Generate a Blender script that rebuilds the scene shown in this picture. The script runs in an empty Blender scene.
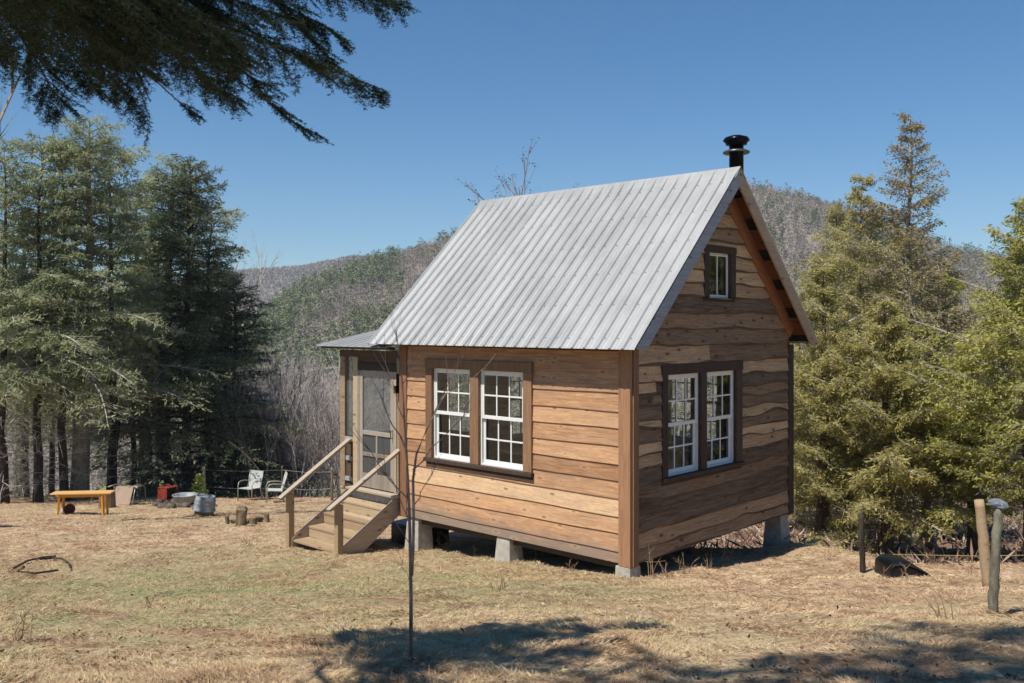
import bpy, math, random
import numpy as np
from mathutils import Vector, Matrix
R = math.radians
# ------------------------------------------------------------------ camera, world, sun, exposure
SC = bpy.context.scene
COL = SC.collection
CAM = np.array([6.5313, -9.1082, 2.952]); YAW = 0.751; FPX = 902.8; HY = 324.6
FW = np.array([-math.sin(YAW), math.cos(YAW), 0.0]); RT = np.array([math.cos(YAW), math.sin(YAW), 0.0])
cd = bpy.data.cameras.new('camera'); cam = bpy.data.objects.new('camera', cd); COL.objects.link(cam)
cam.location = CAM; cam.rotation_euler = (R(90), 0, YAW)
cd.sensor_width = 36; cd.lens = FPX / 1024 * 36; cd.shift_y = -(341.5 - HY) / 1024
cd.clip_start = 0.05; cd.clip_end = 6000
cd.dof.use_dof = True; cd.dof.focus_distance = 13.0; cd.dof.aperture_fstop = 4.5
SC.camera = cam
SUN_EL = R(59); SUN_DIR = np.array([-0.04, -1.0]); SUN_DIR /= np.linalg.norm(SUN_DIR)   # horizontal, towards the sun
w = bpy.data.worlds.new('World'); SC.world = w; w.use_nodes = True
nt = w.node_tree; sky = nt.nodes.new('ShaderNodeTexSky'); sky.sky_type = 'NISHITA'; sky.sun_disc = False
sky.sun_elevation = SUN_EL; sky.sun_rotation = math.atan2(SUN_DIR[0], SUN_DIR[1]) % (2 * math.pi)
sky.altitude = 600; sky.air_density = 1.0; sky.dust_density = 0.1; sky.ozone_density = 6.0
hs = nt.nodes.new('ShaderNodeHueSaturation'); hs.inputs['Saturation'].default_value = 1.24; hs.inputs['Hue'].default_value = .496; hs.inputs['Value'].default_value = .95; nt.links.new(sky.outputs[0], hs.inputs['Color']); nt.links.new(hs.outputs[0], nt.nodes['Background'].inputs[0]); nt.nodes['Background'].inputs[1].default_value = 0.095
sl = bpy.data.lights.new('sun', 'SUN'); sl.energy = 5.0; sl.angle = R(0.53); sl.color = (1.0, 0.95, 0.87)
so = bpy.data.objects.new('sun', sl); COL.objects.link(so); so.location = (0, -20, 40)
sv = Vector((SUN_DIR[0] * math.cos(SUN_EL), SUN_DIR[1] * math.cos(SUN_EL), math.sin(SUN_EL)))
so.rotation_euler = sv.to_track_quat('Z', 'Y').to_euler()
SC.view_settings.view_transform = 'Standard'; SC.view_settings.look = 'None'
SC.view_settings.exposure = 0.28; SC.view_settings.gamma = 1.0; SC.view_settings.use_curve_mapping = False
SC.render.engine = 'CYCLES'
SC.cycles.max_bounces = 8; SC.cycles.transparent_max_bounces = 16; SC.cycles.diffuse_bounces = 4

# ------------------------------------------------------------------ helpers
def W(s, d, z=0.0):
    p = CAM + RT * s + FW * d
    return np.array([p[0], p[1], z])
def sd(x, y):
    dx = x - CAM[0]; dy = y - CAM[1]
    return dx * RT[0] + dy * RT[1], dx * FW[0] + dy * FW[1]
def smooth(x, a, b):
    t = np.clip((x - a) / (b - a), 0, 1); return t * t * (3 - 2 * t)
rngN = np.random.default_rng(5)
_G = rngN.random((256, 256))
def vnoise(x, y):
    xi = np.floor(x).astype(int); yi = np.floor(y).astype(int); fx = x - xi; fy = y - yi
    fx = fx * fx * (3 - 2 * fx); fy = fy * fy * (3 - 2 * fy)
    g = lambda a, b: _G[a % 256, b % 256]
    return (g(xi, yi) * (1 - fx) + g(xi + 1, yi) * fx) * (1 - fy) + (g(xi, yi + 1) * (1 - fx) + g(xi + 1, yi + 1) * fx) * fy - 0.5
def fbm(x, y, o=4):
    r = 0; a = 1.0
    for i in range(o):
        r = r + a * vnoise(x * 2 ** i + 17.3 * i, y * 2 ** i + 9.1 * i); a *= 0.5
    return r
KD = [-60, -20, 0, 4, 8, 11.1, 12.6, 14, 18, 24, 30, 36, 60]
KZ = [6.5, 4.0, 2.05, 1.35, 0.47, -0.17, -0.36, -0.53, -1.12, -2.05, -2.85, -3.6, -6.5]
CU = [-600, 0, 225, 250, 280, 300, 330, 350, 400, 450, 500, 560, 620, 700, 750, 800, 850, 900, 950, 1000, 1100, 1300, 1800]
CY = [345, 342, 340, 330, 311, 297, 283, 274, 261, 246, 236, 222, 210, 196, 192, 203, 220, 238, 256, 266, 280, 290, 310]
CDist = [700, 700, 620, 640, 660, 680, 700, 720, 760, 780, 800, 800, 800, 800, 780, 760, 740, 720, 700, 700, 700, 700, 700]
def crest(u): return np.interp(u, CU, CY), np.interp(u, CU, CDist)
def edge_d(s):
    return 31.0 + (13.9 - 31.0) * smooth(s, -3.2, 2.2) - 1.5 * smooth(s, 4.6, 5.8)
def terrain(x, y, detail=True):
    s, d = sd(x, y)
    z = np.interp(d, KD, KZ)
    e = edge_d(s)
    o = np.maximum(d - e, 0)
    left = 1 - smooth(s, -3.2, 2.2)
    drop = left * (np.minimum(o, 40) * 0.30) + (1 - left) * (0.42 * smooth(o, 0.0, 1.6) + o * 0.02)
    z = z - drop
    z = z + 0.10 * smooth(d, 12.5, 13.5) * smooth(-d, -15.2, -13.9) * np.exp(-((s - 4.4) / 0.7) ** 2)
    dd = np.maximum(d, 1.0); u = 512 + FPX * s / dd
    f = smooth(d, 45, 130)
    zv = -40 - 14 * smooth(d, 130, 260) + 3 * fbm(x / 60, y / 60, 3)
    yc, dc = crest(u)
    zc = CAM[2] + (HY - yc) / FPX * dc
    k = np.clip((d - 300) / (dc - 300), 0, 1); k = 0.75 * k + 0.25 * k * k * (3 - 2 * k)
    zh = zv + (zc - zv) * k + (16 * fbm(x / 90, y / 90, 4)) * np.sin(np.pi * k)
    back = np.maximum(d - dc, 0)
    zh = zh - np.minimum(back * 0.30, 110)
    yfar = np.interp(u, [-600, 150, 225, 300, 350, 1800], [300, 292, 277, 272, 262, 250])
    zf = CAM[2] + (HY - yfar) / FPX * 1650
    zh = np.maximum(zh, -60 + (zf + 60) * smooth(d, 1050, 1650) - np.maximum(d - 1700, 0) * 0.3 - 300 * (d < 1040)) 
    zz = z * (1 - f) + zh * f
    zz = np.where(d < 0, z, zz)
    if detail:
        n = smooth(-d, -60, -30)
        zz = zz + n * (0.07 * fbm(x * 0.7, y * 0.7, 3) + 0.05 * fbm(x * 4, y * 4, 3)) * (1 - 0.8 * np.exp(-((x) ** 2 + (y) ** 2) / 2))
        zz = zz + (1 - n) * 0.6 * fbm(x / 6, y / 6, 2)
    return zz
def gz(x, y): return float(terrain(np.array([x]), np.array([y]))[0])
def gat(u, v):
    r = FW + RT * (u - 512) / FPX + np.array([0, 0, 1.0]) * (HY - v) / FPX
    t = np.linspace(2, 60, 6000); p = CAM[None] + r[None] * t[:, None]
    h = p[:, 2] - terrain(p[:, 0], p[:, 1]); i = int(np.argmax(h < 0)) if (h < 0).any() else 5999
    return Vector((p[i, 0], p[i, 1], float(terrain(p[i:i+1, 0], p[i:i+1, 1])[0]))), t[i]
def gud(u, d):
    p = W((u - 512) / FPX * d, d); return Vector((p[0], p[1], gz(p[0], p[1])))

def mesh_np(name, V, F, rnd=None, smooth_=False):
    V = np.asarray(V, np.float32); F = np.asarray(F, np.int32); n = F.shape[1]
    me = bpy.data.meshes.new(name); me.vertices.add(len(V)); me.vertices.foreach_set('co', V.ravel())
    me.loops.add(F.size); me.loops.foreach_set('vertex_index', F.ravel())
    me.polygons.add(len(F)); me.polygons.foreach_set('loop_start', np.arange(len(F), dtype=np.int32) * n)
    me.polygons.foreach_set('use_smooth', np.full(len(F), smooth_))
    if rnd is not None:
        a = me.attributes.new('rnd', 'FLOAT', 'FACE'); a.data.foreach_set('value', np.asarray(rnd, np.float32))
    me.update(calc_edges=True); return me
def link(name, me, mat, parent=None, loc=None):
    o = bpy.data.objects.new(name, me); COL.objects.link(o)
    if mat is not None: me.materials.append(mat)
    if parent is not None: o.parent = parent
    if loc is not None: o.location = loc
    return o
def tag(o, label=None, cat=None, group=None, kind=None):
    if label: o['label'] = label
    if cat: o['category'] = cat
    if group: o['group'] = group
    if kind: o['kind'] = kind
    return o
def thing(name, label, cat, loc=(0, 0, 0), rz=0, group=None):
    o = bpy.data.objects.new(name, None); COL.objects.link(o); o.location = loc; o.rotation_euler = (0, 0, rz)
    o.empty_display_size = 0.2
    return tag(o, label, cat, group)
class MB:
    def __init__(s): s.v = []; s.f = []; s.r = []
    def poly(s, pts, faces, rnd=0.5):
        b = len(s.v); s.v += [tuple(map(float, p)) for p in pts]; s.f += [tuple(b + i for i in f) for f in faces]; s.r += [rnd] * len(faces); return s
    def box(s, x0, x1, y0, y1, z0, z1, rnd=0.5):
        P = [(x, y, z) for z in (z0, z1) for y in (y0, y1) for x in (x0, x1)]
        return s.poly(P, [(0, 2, 3, 1), (4, 5, 7, 6), (0, 1, 5, 4), (2, 6, 7, 3), (0, 4, 6, 2), (1, 3, 7, 5)], rnd)
    def bar(s, a, b, w_, h_, up=(0, 0, 1), rnd=0.5, ext=0):      # rectangular bar from a to b
        a = Vector(a); b = Vector(b); d = (b - a).normalized(); a = a - d * ext; b = b + d * ext
        up = Vector(up); x = d.cross(up)
        if x.length < 1e-4: x = d.cross(Vector((1, 0, 0)))
        x.normalize(); y = x.cross(d)
        P = [p + x * i * w_ / 2 + y * j * h_ / 2 for p in (a, b) for j in (-1, 1) for i in (-1, 1)]
        return s.poly(P, [(0, 2, 3, 1), (4, 5, 7, 6), (0, 1, 5, 4), (2, 6, 7, 3), (0, 4, 6, 2), (1, 3, 7, 5)], rnd)
    def tube(s, pts, rad, n=8, rnd=0.5, cap=True):
        pts = [Vector(p) for p in pts]; rad = rad if hasattr(rad, '__len__') else [rad] * len(pts)
        b = len(s.v); ref = Vector((0.31, 0.17, 0.93))
        for i, p in enumerate(pts):
            d = (pts[min(i + 1, len(pts) - 1)] - pts[max(i - 1, 0)]).normalized()
            x = d.cross(ref)
            if x.length < .05: x = d.cross(Vector((1, 0, 0)))
            x.normalize(); y = d.cross(x)
            for k in range(n):
                a = 2 * math.pi * k / n; s.v.append(tuple(p + (x * math.cos(a) + y * math.sin(a)) * rad[i]))
        for i in range(len(pts) - 1):
            for k in range(n):
                s.f.append((b + i * n + k, b + i * n + (k + 1) % n, b + (i + 1) * n + (k + 1) % n, b + (i + 1) * n + k)); s.r.append(rnd)
        if cap:
            s.f.append(tuple(b + k for k in range(n))[::-1]); s.f.append(tuple(b + (len(pts) - 1) * n + k for k in range(n))); s.r += [rnd, rnd]
        return s
    def lathe(s, prof, n=20, c=(0, 0, 0), rnd=0.5, jit=None):       # profile of (r, z)
        b = len(s.v)
        for r_, z in prof:
            for k in range(n):
                a = 2 * math.pi * k / n; q = r_ * (1 + (jit(k, z) if jit else 0))
                s.v.append((c[0] + q * math.cos(a), c[1] + q * math.sin(a), c[2] + z))
        for i in range(len(prof) - 1):
            for k in range(n):
                s.f.append((b + i * n + k, b + i * n + (k + 1) % n, b + (i + 1) * n + (k + 1) % n, b + (i + 1) * n + k)); s.r.append(rnd)
        return s
    def xform(s, M):
        s.v = [tuple(M @ Vector(p)) for p in s.v]; return s
    def build(s, name, mat, parent=None, bevel=0, sm=False, loc=None):
        me = bpy.data.meshes.new(name); me.from_pydata(s.v, [], s.f); me.update()
        a = me.attributes.new('rnd', 'FLOAT', 'FACE'); a.data.foreach_set('value', np.array(s.r, np.float32))
        if sm: me.polygons.foreach_set('use_smooth', [True] * len(me.polygons))
        o = link(name, me, mat, parent, loc)
        if bevel:
            m = o.modifiers.new('b', 'BEVEL'); m.width = bevel; m.segments = 2; m.limit_method = 'ANGLE'
        return o
def copy_tree(o, parent=None):
    c = o.copy(); COL.objects.link(c)
    if parent is not None: c.parent = parent
    for ch in list(o.children): copy_tree(ch, c)
    return c

# ------------------------------------------------------------------ materials
def L(r, g, b):
    f = lambda c: (c / 255 / 12.92) if c / 255 <= .04045 else ((c / 255 + .055) / 1.055) ** 2.4
    return (f(r), f(g), f(b), 1)
class NT:
    def __init__(s, name):
        s.m = bpy.data.materials.new(name); s.m.use_nodes = True; s.t = s.m.node_tree; s.n = s.t.nodes; s.b = s.n['Principled BSDF']
        s.out = s.n['Material Output']
    def new(s, t, **k):
        n = s.n.new(t)
        for a, v in k.items():
            if a.startswith('i_'): n.inputs[a[2:].replace('_', ' ')].default_value = v
            else: setattr(n, a, v)
        return n
    def l(s, a, b): s.t.links.new(a, b)
    def coord(s, scale=(1, 1, 1), gen='Object', off=None):
        tc = s.new('ShaderNodeTexCoord'); mp = s.new('ShaderNodeMapping'); mp.inputs['Scale'].default_value = scale
        if off is not None:
            cx = s.new('ShaderNodeVectorMath', operation='ADD'); s.l(tc.outputs[gen], cx.inputs[0]); s.l(off, cx.inputs[1]); s.l(cx.outputs[0], mp.inputs[0])
        else: s.l(tc.outputs[gen], mp.inputs[0])
        return mp.outputs[0]
    def noise(s, vec, scale, detail=4, rough=.55, dist=0):
        n = s.new('ShaderNodeTexNoise'); n.inputs['Scale'].default_value = scale; n.inputs['Detail'].default_value = detail
        n.inputs['Roughness'].default_value = rough; n.inputs['Distortion'].default_value = dist
        if vec is not None: s.l(vec, n.inputs['Vector'])
        return n.outputs['Fac']
    def ramp(s, fac, stops):
        r = s.new('ShaderNodeValToRGB'); e = r.color_ramp.elements
        while len(e) < len(stops): e.new(0.5)
        for i, (p, c) in enumerate(stops):
            e[i].position = p; e[i].color = c if len(c) == 4 else (*c, 1)
        s.l(fac, r.inputs[0]); return r.outputs[0]
    def mix(s, fac, a, b, mode='MIX'):
        m = s.new('ShaderNodeMix', data_type='RGBA', blend_type=mode)
        for i, v in ((0, fac), (6, a), (7, b)):
            if hasattr(v, 'links'): s.l(v, m.inputs[i])
            else: m.inputs[i].default_value = v
        return m.outputs[2]
    def math(s, op, a, b=0.0, clamp=False):
        m = s.new('ShaderNodeMath', operation=op, use_clamp=clamp)
        for i, v in ((0, a), (1, b)):
            if hasattr(v, 'links'): s.l(v, m.inputs[i])
            else: m.inputs[i].default_value = v
        return m.outputs[0]
    def attr(s, name='rnd'):
        a = s.new('ShaderNodeAttribute'); a.attribute_name = name; return a.outputs['Fac']
    def bump(s, h, strength=.3, dist=.01):
        b = s.new('ShaderNodeBump'); b.inputs['Strength'].default_value = strength; b.inputs['Distance'].default_value = dist
        s.l(h, b.inputs['Height']); s.l(b.outputs[0], s.b.inputs['Normal']); return b
    def base(s, c, rough=.8, metal=0, spec=.3):
        if hasattr(c, 'links'): s.l(c, s.b.inputs['Base Color'])
        else: s.b.inputs['Base Color'].default_value = c
        s.b.inputs['Roughness'].default_value = rough; s.b.inputs['Metallic'].default_value = metal
        s.b.inputs['Specular IOR Level'].default_value = spec
        return s.m
BLK = (0, 0, 0, 1); WHT = (1, 1, 1, 1)
def wood(name, cols, grain='x', grey=None, greyamt=.3, knots=True, rough=.8, lowgrey=None, weather=.35, rw=.5, crack=.45, khl=False):
    """cols: board to board colours (dark, mid, light); grain runs along the named axis; per-board 'rnd' shifts tone and pattern"""
    m = NT(name); r = m.attr()
    off = m.new('ShaderNodeCombineXYZ')
    k = m.math('MULTIPLY', r, 37.0)
    for i in range(3): m.l(k, off.inputs[i])
    sc = {'x': (.9, 12, 12), 'y': (12, .9, 12), 'z': (12, 12, .9)}[grain]
    v = m.coord(sc, off=off.outputs[0]); v2 = m.coord((1, 1, 1), off=off.outputs[0])
    g = m.noise(v, 3.0, 6, .65, .6); g2 = m.noise(v, 14.0, 3, .6)
    tone = m.math('ADD', m.math('MULTIPLY', g, .75), m.math('MULTIPLY', r, rw))
    tone = m.math('SUBTRACT', tone, .12 + (rw - .5) * .5)
    c = m.ramp(tone, [(.15, cols[0]), (.5, cols[1]), (.85, cols[2])])
    c = m.mix(m.math('MULTIPLY', m.ramp(g2, [(.35, WHT), (.62, BLK)]), .35), c, cols[0])
    if grey:
        sg_ = {'x': (.55, 3.5, 3.5), 'y': (3.5, .55, 3.5), 'z': (3.5, 3.5, .55)}[grain]
        wn = m.noise(m.coord(sg_, off=off.outputs[0]), 2.0, 6, .68, .5)
        wf = m.ramp(wn, [(.5 - .5 * greyamt + .08, BLK), (.5 + .5 * (1 - greyamt) , WHT)])
        c = m.mix(m.math('MULTIPLY', wf, weather * 2 if weather < .5 else 1.0, True), c, grey)
        if lowgrey is not None:
            tc = m.new('ShaderNodeTexCoord'); sx = m.new('ShaderNodeSeparateXYZ'); m.l(tc.outputs['Object'], sx.inputs[0])
            wn2 = m.noise(v2, 1.6, 4, .6)
            hh = m.math('ADD', sx.outputs[2], m.math('MULTIPLY', wn2, .35))
            lf = m.ramp(m.math('DIVIDE', hh, lowgrey), [(.55, WHT), (1.0, BLK)])
            c = m.mix(m.math('MULTIPLY', lf, .8), c, grey)
    sc3 = {'x': (.8, 26, 26), 'y': (26, .8, 26), 'z': (26, 26, .8)}[grain]
    cr = m.noise(m.coord(sc3, off=off.outputs[0]), 1.6, 5, .7, .3)
    crf = m.ramp(cr, [(.30, WHT), (.42, BLK)])
    c = m.mix(m.math('MULTIPLY', crf, crack), c, tuple(q * .3 for q in cols[0][:3]) + (1,))
    if knots:
        ks = {'x': (3.2, 8, 8), 'y': (8, 3.2, 8), 'z': (8, 8, 3.2)}[grain]
        kv = m.coord(tuple(q * 1.0 for q in ks), off=off.outputs[0])
        vo = m.new('ShaderNodeTexVoronoi'); vo.inputs['Scale'].default_value = 1.0; m.l(kv, vo.inputs['Vector'])
        kf = m.ramp(vo.outputs['Distance'], [(.11, WHT), (.17, BLK)])
        c = m.mix(m.math('MULTIPLY', kf, .75), c, tuple(q * .35 for q in cols[0][:3]) + (1,))
        kh = m.ramp(vo.outputs['Distance'], [(.15, WHT), (.34, BLK)])
        c = m.mix(m.math('MULTIPLY', kh, .16), c, cols[0] if not khl else cols[2])
    m.bump(m.math('ADD', g, m.math('MULTIPLY', g2, .5)), .35, .006)
    return m.base(c, rough)
def plain(name, c, rough=.7, metal=0, var=.25, scale=6, bump=0, c2=None, spec=.3):
    m = NT(name); v = m.coord(); n = m.noise(v, scale, 5, .6)
    c2 = c2 or tuple(q * (1 - var * 1.6) for q in c[:3]) + (1,)
    col = m.ramp(n, [(.3, c2), (.7, c)])
    if bump: m.bump(m.noise(v, scale * 5, 4), bump, .01)
    return m.base(col, rough, metal, spec)
M = {}
M['front_siding'] = wood('front_siding', (L(134, 92, 62), L(206, 160, 118), L(236, 201, 158)), 'x', grey=L(128, 116, 104), greyamt=.35, lowgrey=.42, weather=.26, rw=.55, crack=.55, khl=True)
M['gable_siding'] = wood('gable_siding', (L(74, 54, 40), L(174, 138, 102), L(234, 196, 148)), 'y', grey=L(132, 118, 100), greyamt=.5, weather=.32, rw=.7, crack=.8)
M['brown_trim'] = wood('brown_trim', (L(96, 68, 48), L(140, 106, 78), L(174, 138, 102)), 'z', grey=L(104, 90, 78), greyamt=.4, knots=False, weather=.2)
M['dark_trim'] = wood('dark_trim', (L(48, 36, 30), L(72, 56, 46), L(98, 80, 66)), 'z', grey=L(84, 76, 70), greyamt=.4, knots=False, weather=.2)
M['corner_wood'] = wood('corner_wood', (L(120, 82, 58), L(158, 116, 84), L(186, 142, 106)), 'z', grey=L(120, 100, 84), greyamt=.3, knots=False, weather=.15)
M['rust_wood'] = wood('rust_wood', (L(84, 48, 30), L(124, 74, 48), L(152, 98, 64)), 'x', knots=True)
M['rafter_wood'] = wood('rafter_wood', (L(110, 72, 48), L(146, 98, 66), L(168, 118, 82)), 'y', knots=False)
M['grey_fascia'] = wood('grey_fascia', (L(132, 108, 82), L(180, 154, 124), L(208, 186, 156)), 'y', grey=L(140, 128, 112), greyamt=.5, knots=True)
M['blue_shade_fascia'] = wood('blue_shade_fascia', (L(120, 124, 130), L(158, 162, 168), L(184, 188, 192)), 'y', knots=True)  # fascia wood with bluish sky-lit shade put into its colour
M['stair_wood'] = wood('stair_wood', (L(132, 108, 80), L(172, 146, 112), L(198, 176, 142)), 'x', grey=L(150, 138, 122), greyamt=.4, weather=.3)
M['rail_wood'] = wood('rail_wood', (L(130, 112, 92), L(172, 154, 130), L(200, 184, 160)), 'y', grey=L(160, 150, 138), greyamt=.5, knots=True)
M['dark_wood'] = wood('dark_wood', (L(52, 42, 34), L(84, 68, 54), L(104, 86, 70)), 'x', knots=False)
M['interior'] = plain('interior', L(120, 92, 66), .85)
M['white_paint'] = plain('white_paint', L(226, 226, 220), .5, var=.06, scale=9)
M['grey_paint'] = plain('grey_paint', L(168, 168, 164), .7, var=.12, scale=12, c2=L(136, 134, 128))
M['concrete'] = plain('concrete', L(186, 180, 168), .9, var=.15, scale=14, bump=.3, c2=L(150, 142, 128))
M['gap_shade_black'] = plain('gap_shade_black', L(34, 32, 34), .9)  # black colour standing in for the shade in the purlin gaps
M['black_metal'] = plain('black_metal', L(30, 32, 36), .25, .85, var=.2)
M['flue_rim'] = plain('flue_rim', L(120, 122, 120), .35, .8)
M['black_plastic'] = plain('black_plastic', L(16, 18, 20), .35, spec=.5)
M['teal_plastic'] = plain('teal_plastic', L(30, 44, 54), .4, spec=.5)
M['yellow_wood'] = wood('yellow_wood', (L(176, 124, 66), L(206, 158, 98), L(222, 184, 132)), 'x', knots=False, rough=.5)
M['yellow_side'] = wood('yellow_side', (L(190, 120, 22), L(218, 146, 36), L(224, 160, 60)), 'z', knots=False, rough=.5)
M['red_metal'] = plain('red_metal', L(156, 62, 46), .6, var=.3, scale=10, c2=L(110, 44, 34))
M['rust'] = plain('rust', L(96, 58, 42), .85, var=.4, scale=18, bump=.4)
M['zinc'] = plain('zinc', L(156, 160, 160), .6, .1, var=.15, scale=7, c2=L(112, 116, 116))
M['stone'] = plain('stone', L(120, 108, 96), .9, var=.35, scale=9, bump=.6, c2=L(66, 58, 50))
M['post_stone'] = plain('post_stone', L(140, 144, 150), .8, var=.3, scale=20, bump=.4, c2=L(84, 88, 96))
M['sling'] = plain('sling', L(178, 180, 176), .85, var=.08, scale=30)
M['beige'] = plain('beige', L(170, 148, 128), .85, var=.12, scale=12)
M['alu'] = plain('alu', L(170, 168, 156), .45, .5, var=.1)
M['wire'] = plain('wire', L(120, 114, 106), .5, .6)
M['rope'] = plain('rope', L(196, 176, 110), .8)
M['iron'] = plain('iron', L(48, 38, 34), .8, .2)
M['dry_stem'] = plain('dry_stem', L(168, 142, 112), .9, var=.3, scale=4)
def bark(name, a, b, s=10, lichen=None):
    m = NT(name); v = m.coord((s, s, s * .22)); n = m.noise(v, 1.5, 6, .65, .5)
    c = m.ramp(n, [(.35, a), (.65, b)])
    if lichen:
        ln = m.noise(m.coord(), 3.5, 5, .7); c = m.mix(m.ramp(ln, [(.5, BLK), (.6, WHT)]), c, lichen)
    m.bump(n, .7, .03); return m.base(c, .9)
M['bark_dark'] = bark('bark_dark', L(40, 34, 30), L(78, 68, 58))
M['bark_grey'] = bark('bark_grey', L(92, 84, 72), L(140, 132, 114), lichen=L(138, 142, 110))
M['bark_cedar'] = bark('bark_cedar', L(70, 56, 46), L(122, 104, 88), 14)
M['bark_pale'] = bark('bark_pale', L(110, 98, 86), L(176, 164, 150), 8, lichen=L(96, 100, 76))
M['twig'] = bark('twig', L(128, 118, 110), L(196, 186, 176), 6)
M['sap_bark'] = bark('sap_bark', L(104, 82, 68), L(172, 150, 134), 20)
M['log'] = bark('log', L(88, 70, 56), L(150, 128, 104), 9, lichen=L(118, 114, 84))
def foliage(name, stops, trans=.25):
    m = NT(name); r = m.attr(); n = m.noise(m.coord(), .55, 3)
    t = m.math('ADD', m.math('MULTIPLY', r, .7), m.math('MULTIPLY', n, .3))
    c = m.ramp(t, stops); m.base(c, .65, 0, .25)
    tr = m.new('ShaderNodeBsdfTranslucent'); m.l(c, tr.inputs[0]); mx = m.new('ShaderNodeMixShader'); mx.inputs[0].default_value = trans
    m.l(m.b.outputs[0], mx.inputs[1]); m.l(tr.outputs[0], mx.inputs[2]); m.l(mx.outputs[0], m.out.inputs[0]); return m.m
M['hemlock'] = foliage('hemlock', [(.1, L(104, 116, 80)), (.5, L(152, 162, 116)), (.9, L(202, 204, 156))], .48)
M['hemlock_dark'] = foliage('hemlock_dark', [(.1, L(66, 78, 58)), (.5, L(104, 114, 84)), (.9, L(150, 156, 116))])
M['hemlock_near'] = foliage('hemlock_near', [(.1, L(24, 42, 34)), (.5, L(38, 62, 46)), (.9, L(58, 88, 64))], .15)
M['cedar'] = foliage('cedar', [(.05, L(112, 104, 68)), (.3, L(160, 154, 92)), (.7, L(194, 184, 118)), (.95, L(224, 210, 152))], .55)
M['cedar_top'] = foliage('cedar_top', [(.1, L(124, 98, 72)), (.5, L(144, 134, 86)), (.9, L(174, 164, 112))], .25)
M['cedar_green'] = foliage('cedar_green', [(.1, L(122, 122, 62)), (.5, L(174, 172, 90)), (.9, L(210, 202, 122))], .48)
M['leaf'] = foliage('leaf', [(.1, L(60, 66, 40)), (.9, L(96, 92, 58))])
M['seedling'] = foliage('seedling', [(.1, L(130, 150, 60)), (.9, L(180, 190, 90))], .3)
def glass():
    m = NT('glass'); gl = m.new('ShaderNodeBsdfGlossy'); gl.inputs['Roughness'].default_value = .02; gl.inputs['Color'].default_value = (.9, .95, 1, 1)
    tp = m.new('ShaderNodeBsdfTransparent'); tp.inputs[0].default_value = (.86, .9, .88, 1)
    fr = m.new('ShaderNodeFresnel'); fr.inputs[0].default_value = 1.7
    mx = m.new('ShaderNodeMixShader'); m.l(fr.outputs[0], mx.inputs[0]); m.l(tp.outputs[0], mx.inputs[1]); m.l(gl.outputs[0], mx.inputs[2])
    m.l(mx.outputs[0], m.out.inputs[0]); return m.m
M['glass'] = glass()
def screen():
    m = NT('insect_screen'); tp = m.new('ShaderNodeBsdfTransparent'); m.base(L(118, 120, 116), .7)
    mx = m.new('ShaderNodeMixShader'); mx.inputs[0].default_value = .42
    m.l(tp.outputs[0], mx.inputs[1]); m.l(m.b.outputs[0], mx.inputs[2]); m.l(mx.outputs[0], m.out.inputs[0]); return m.m
M['screen'] = screen()
M['door_wood'] = wood('door_wood', (L(112, 96, 80), L(150, 136, 118), L(180, 170, 154)), 'z', grey=L(160, 156, 150), greyamt=.4, knots=False, weather=.3)
def roofmetal():
    m = NT('roof_metal'); v = m.coord((2, 1, 1)); n = m.noise(v, 1.2, 6, .65, .3); n2 = m.noise(m.coord((14, 1.2, 1.2)), 2, 4)
    n3 = m.noise(m.coord(), 40, 3); r = m.attr()
    t = m.math('ADD', m.math('MULTIPLY', n, .5), m.math('ADD', m.math('MULTIPLY', n2, .3), m.math('ADD', m.math('MULTIPLY', n3, .25), m.math('MULTIPLY', r, .10))))
    c = m.ramp(t, [(.30, L(126, 126, 124)), (.55, L(158, 158, 156)), (.85, L(184, 184, 181))])
    m.bump(n3, .08, .003); return m.base(c, .48, .25, .4)
M['roof_metal'] = roofmetal()
def ground_cols(m, pos_scale=1.0):
    tc = m.new('ShaderNodeNewGeometry'); v = tc.outputs['Position']
    a = m.noise(v, .35, 5, .6, .4); b = m.noise(v, 1.7, 5, .65); c_ = m.noise(v, 9, 5, .7); d = m.noise(v, 38, 4, .7)
    c = m.ramp(m.math('ADD', m.math('MULTIPLY', b, .5), m.math('MULTIPLY', c_, .5)), [(.34, L(118, 92, 70)), (.44, L(160, 130, 104)), (.54, L(198, 170, 138)), (.68, L(222, 200, 170))])
    # greener patch of lawn left of the sapling
    gp = m.new('ShaderNodeVectorMath', operation='DISTANCE'); m.l(v, gp.inputs[0]); gp.inputs[1].default_value = tuple(W(-3.1, 9.6, .2))
    gpf = m.ramp(m.math('DIVIDE', gp.outputs['Value'], 6.0), [(.1, WHT), (1.0, BLK)])
    gn = m.ramp(a, [(.38, BLK), (.62, WHT)]); gf = m.math('MULTIPLY', m.math('ADD', m.math('MULTIPLY', gpf, 1.05), m.math('MULTIPLY', gn, .42)), m.ramp(b, [(.3, BLK), (.62, WHT)]), True)
    c = m.mix(m.math('MULTIPLY', gf, .9), c, L(132, 134, 92))
    rn = m.noise(v, .9, 4, .6); c = m.mix(m.math('MULTIPLY', m.ramp(rn, [(.52, BLK), (.68, WHT)]), .45), c, L(160, 124, 100))
    return c, c_, d, v
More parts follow.
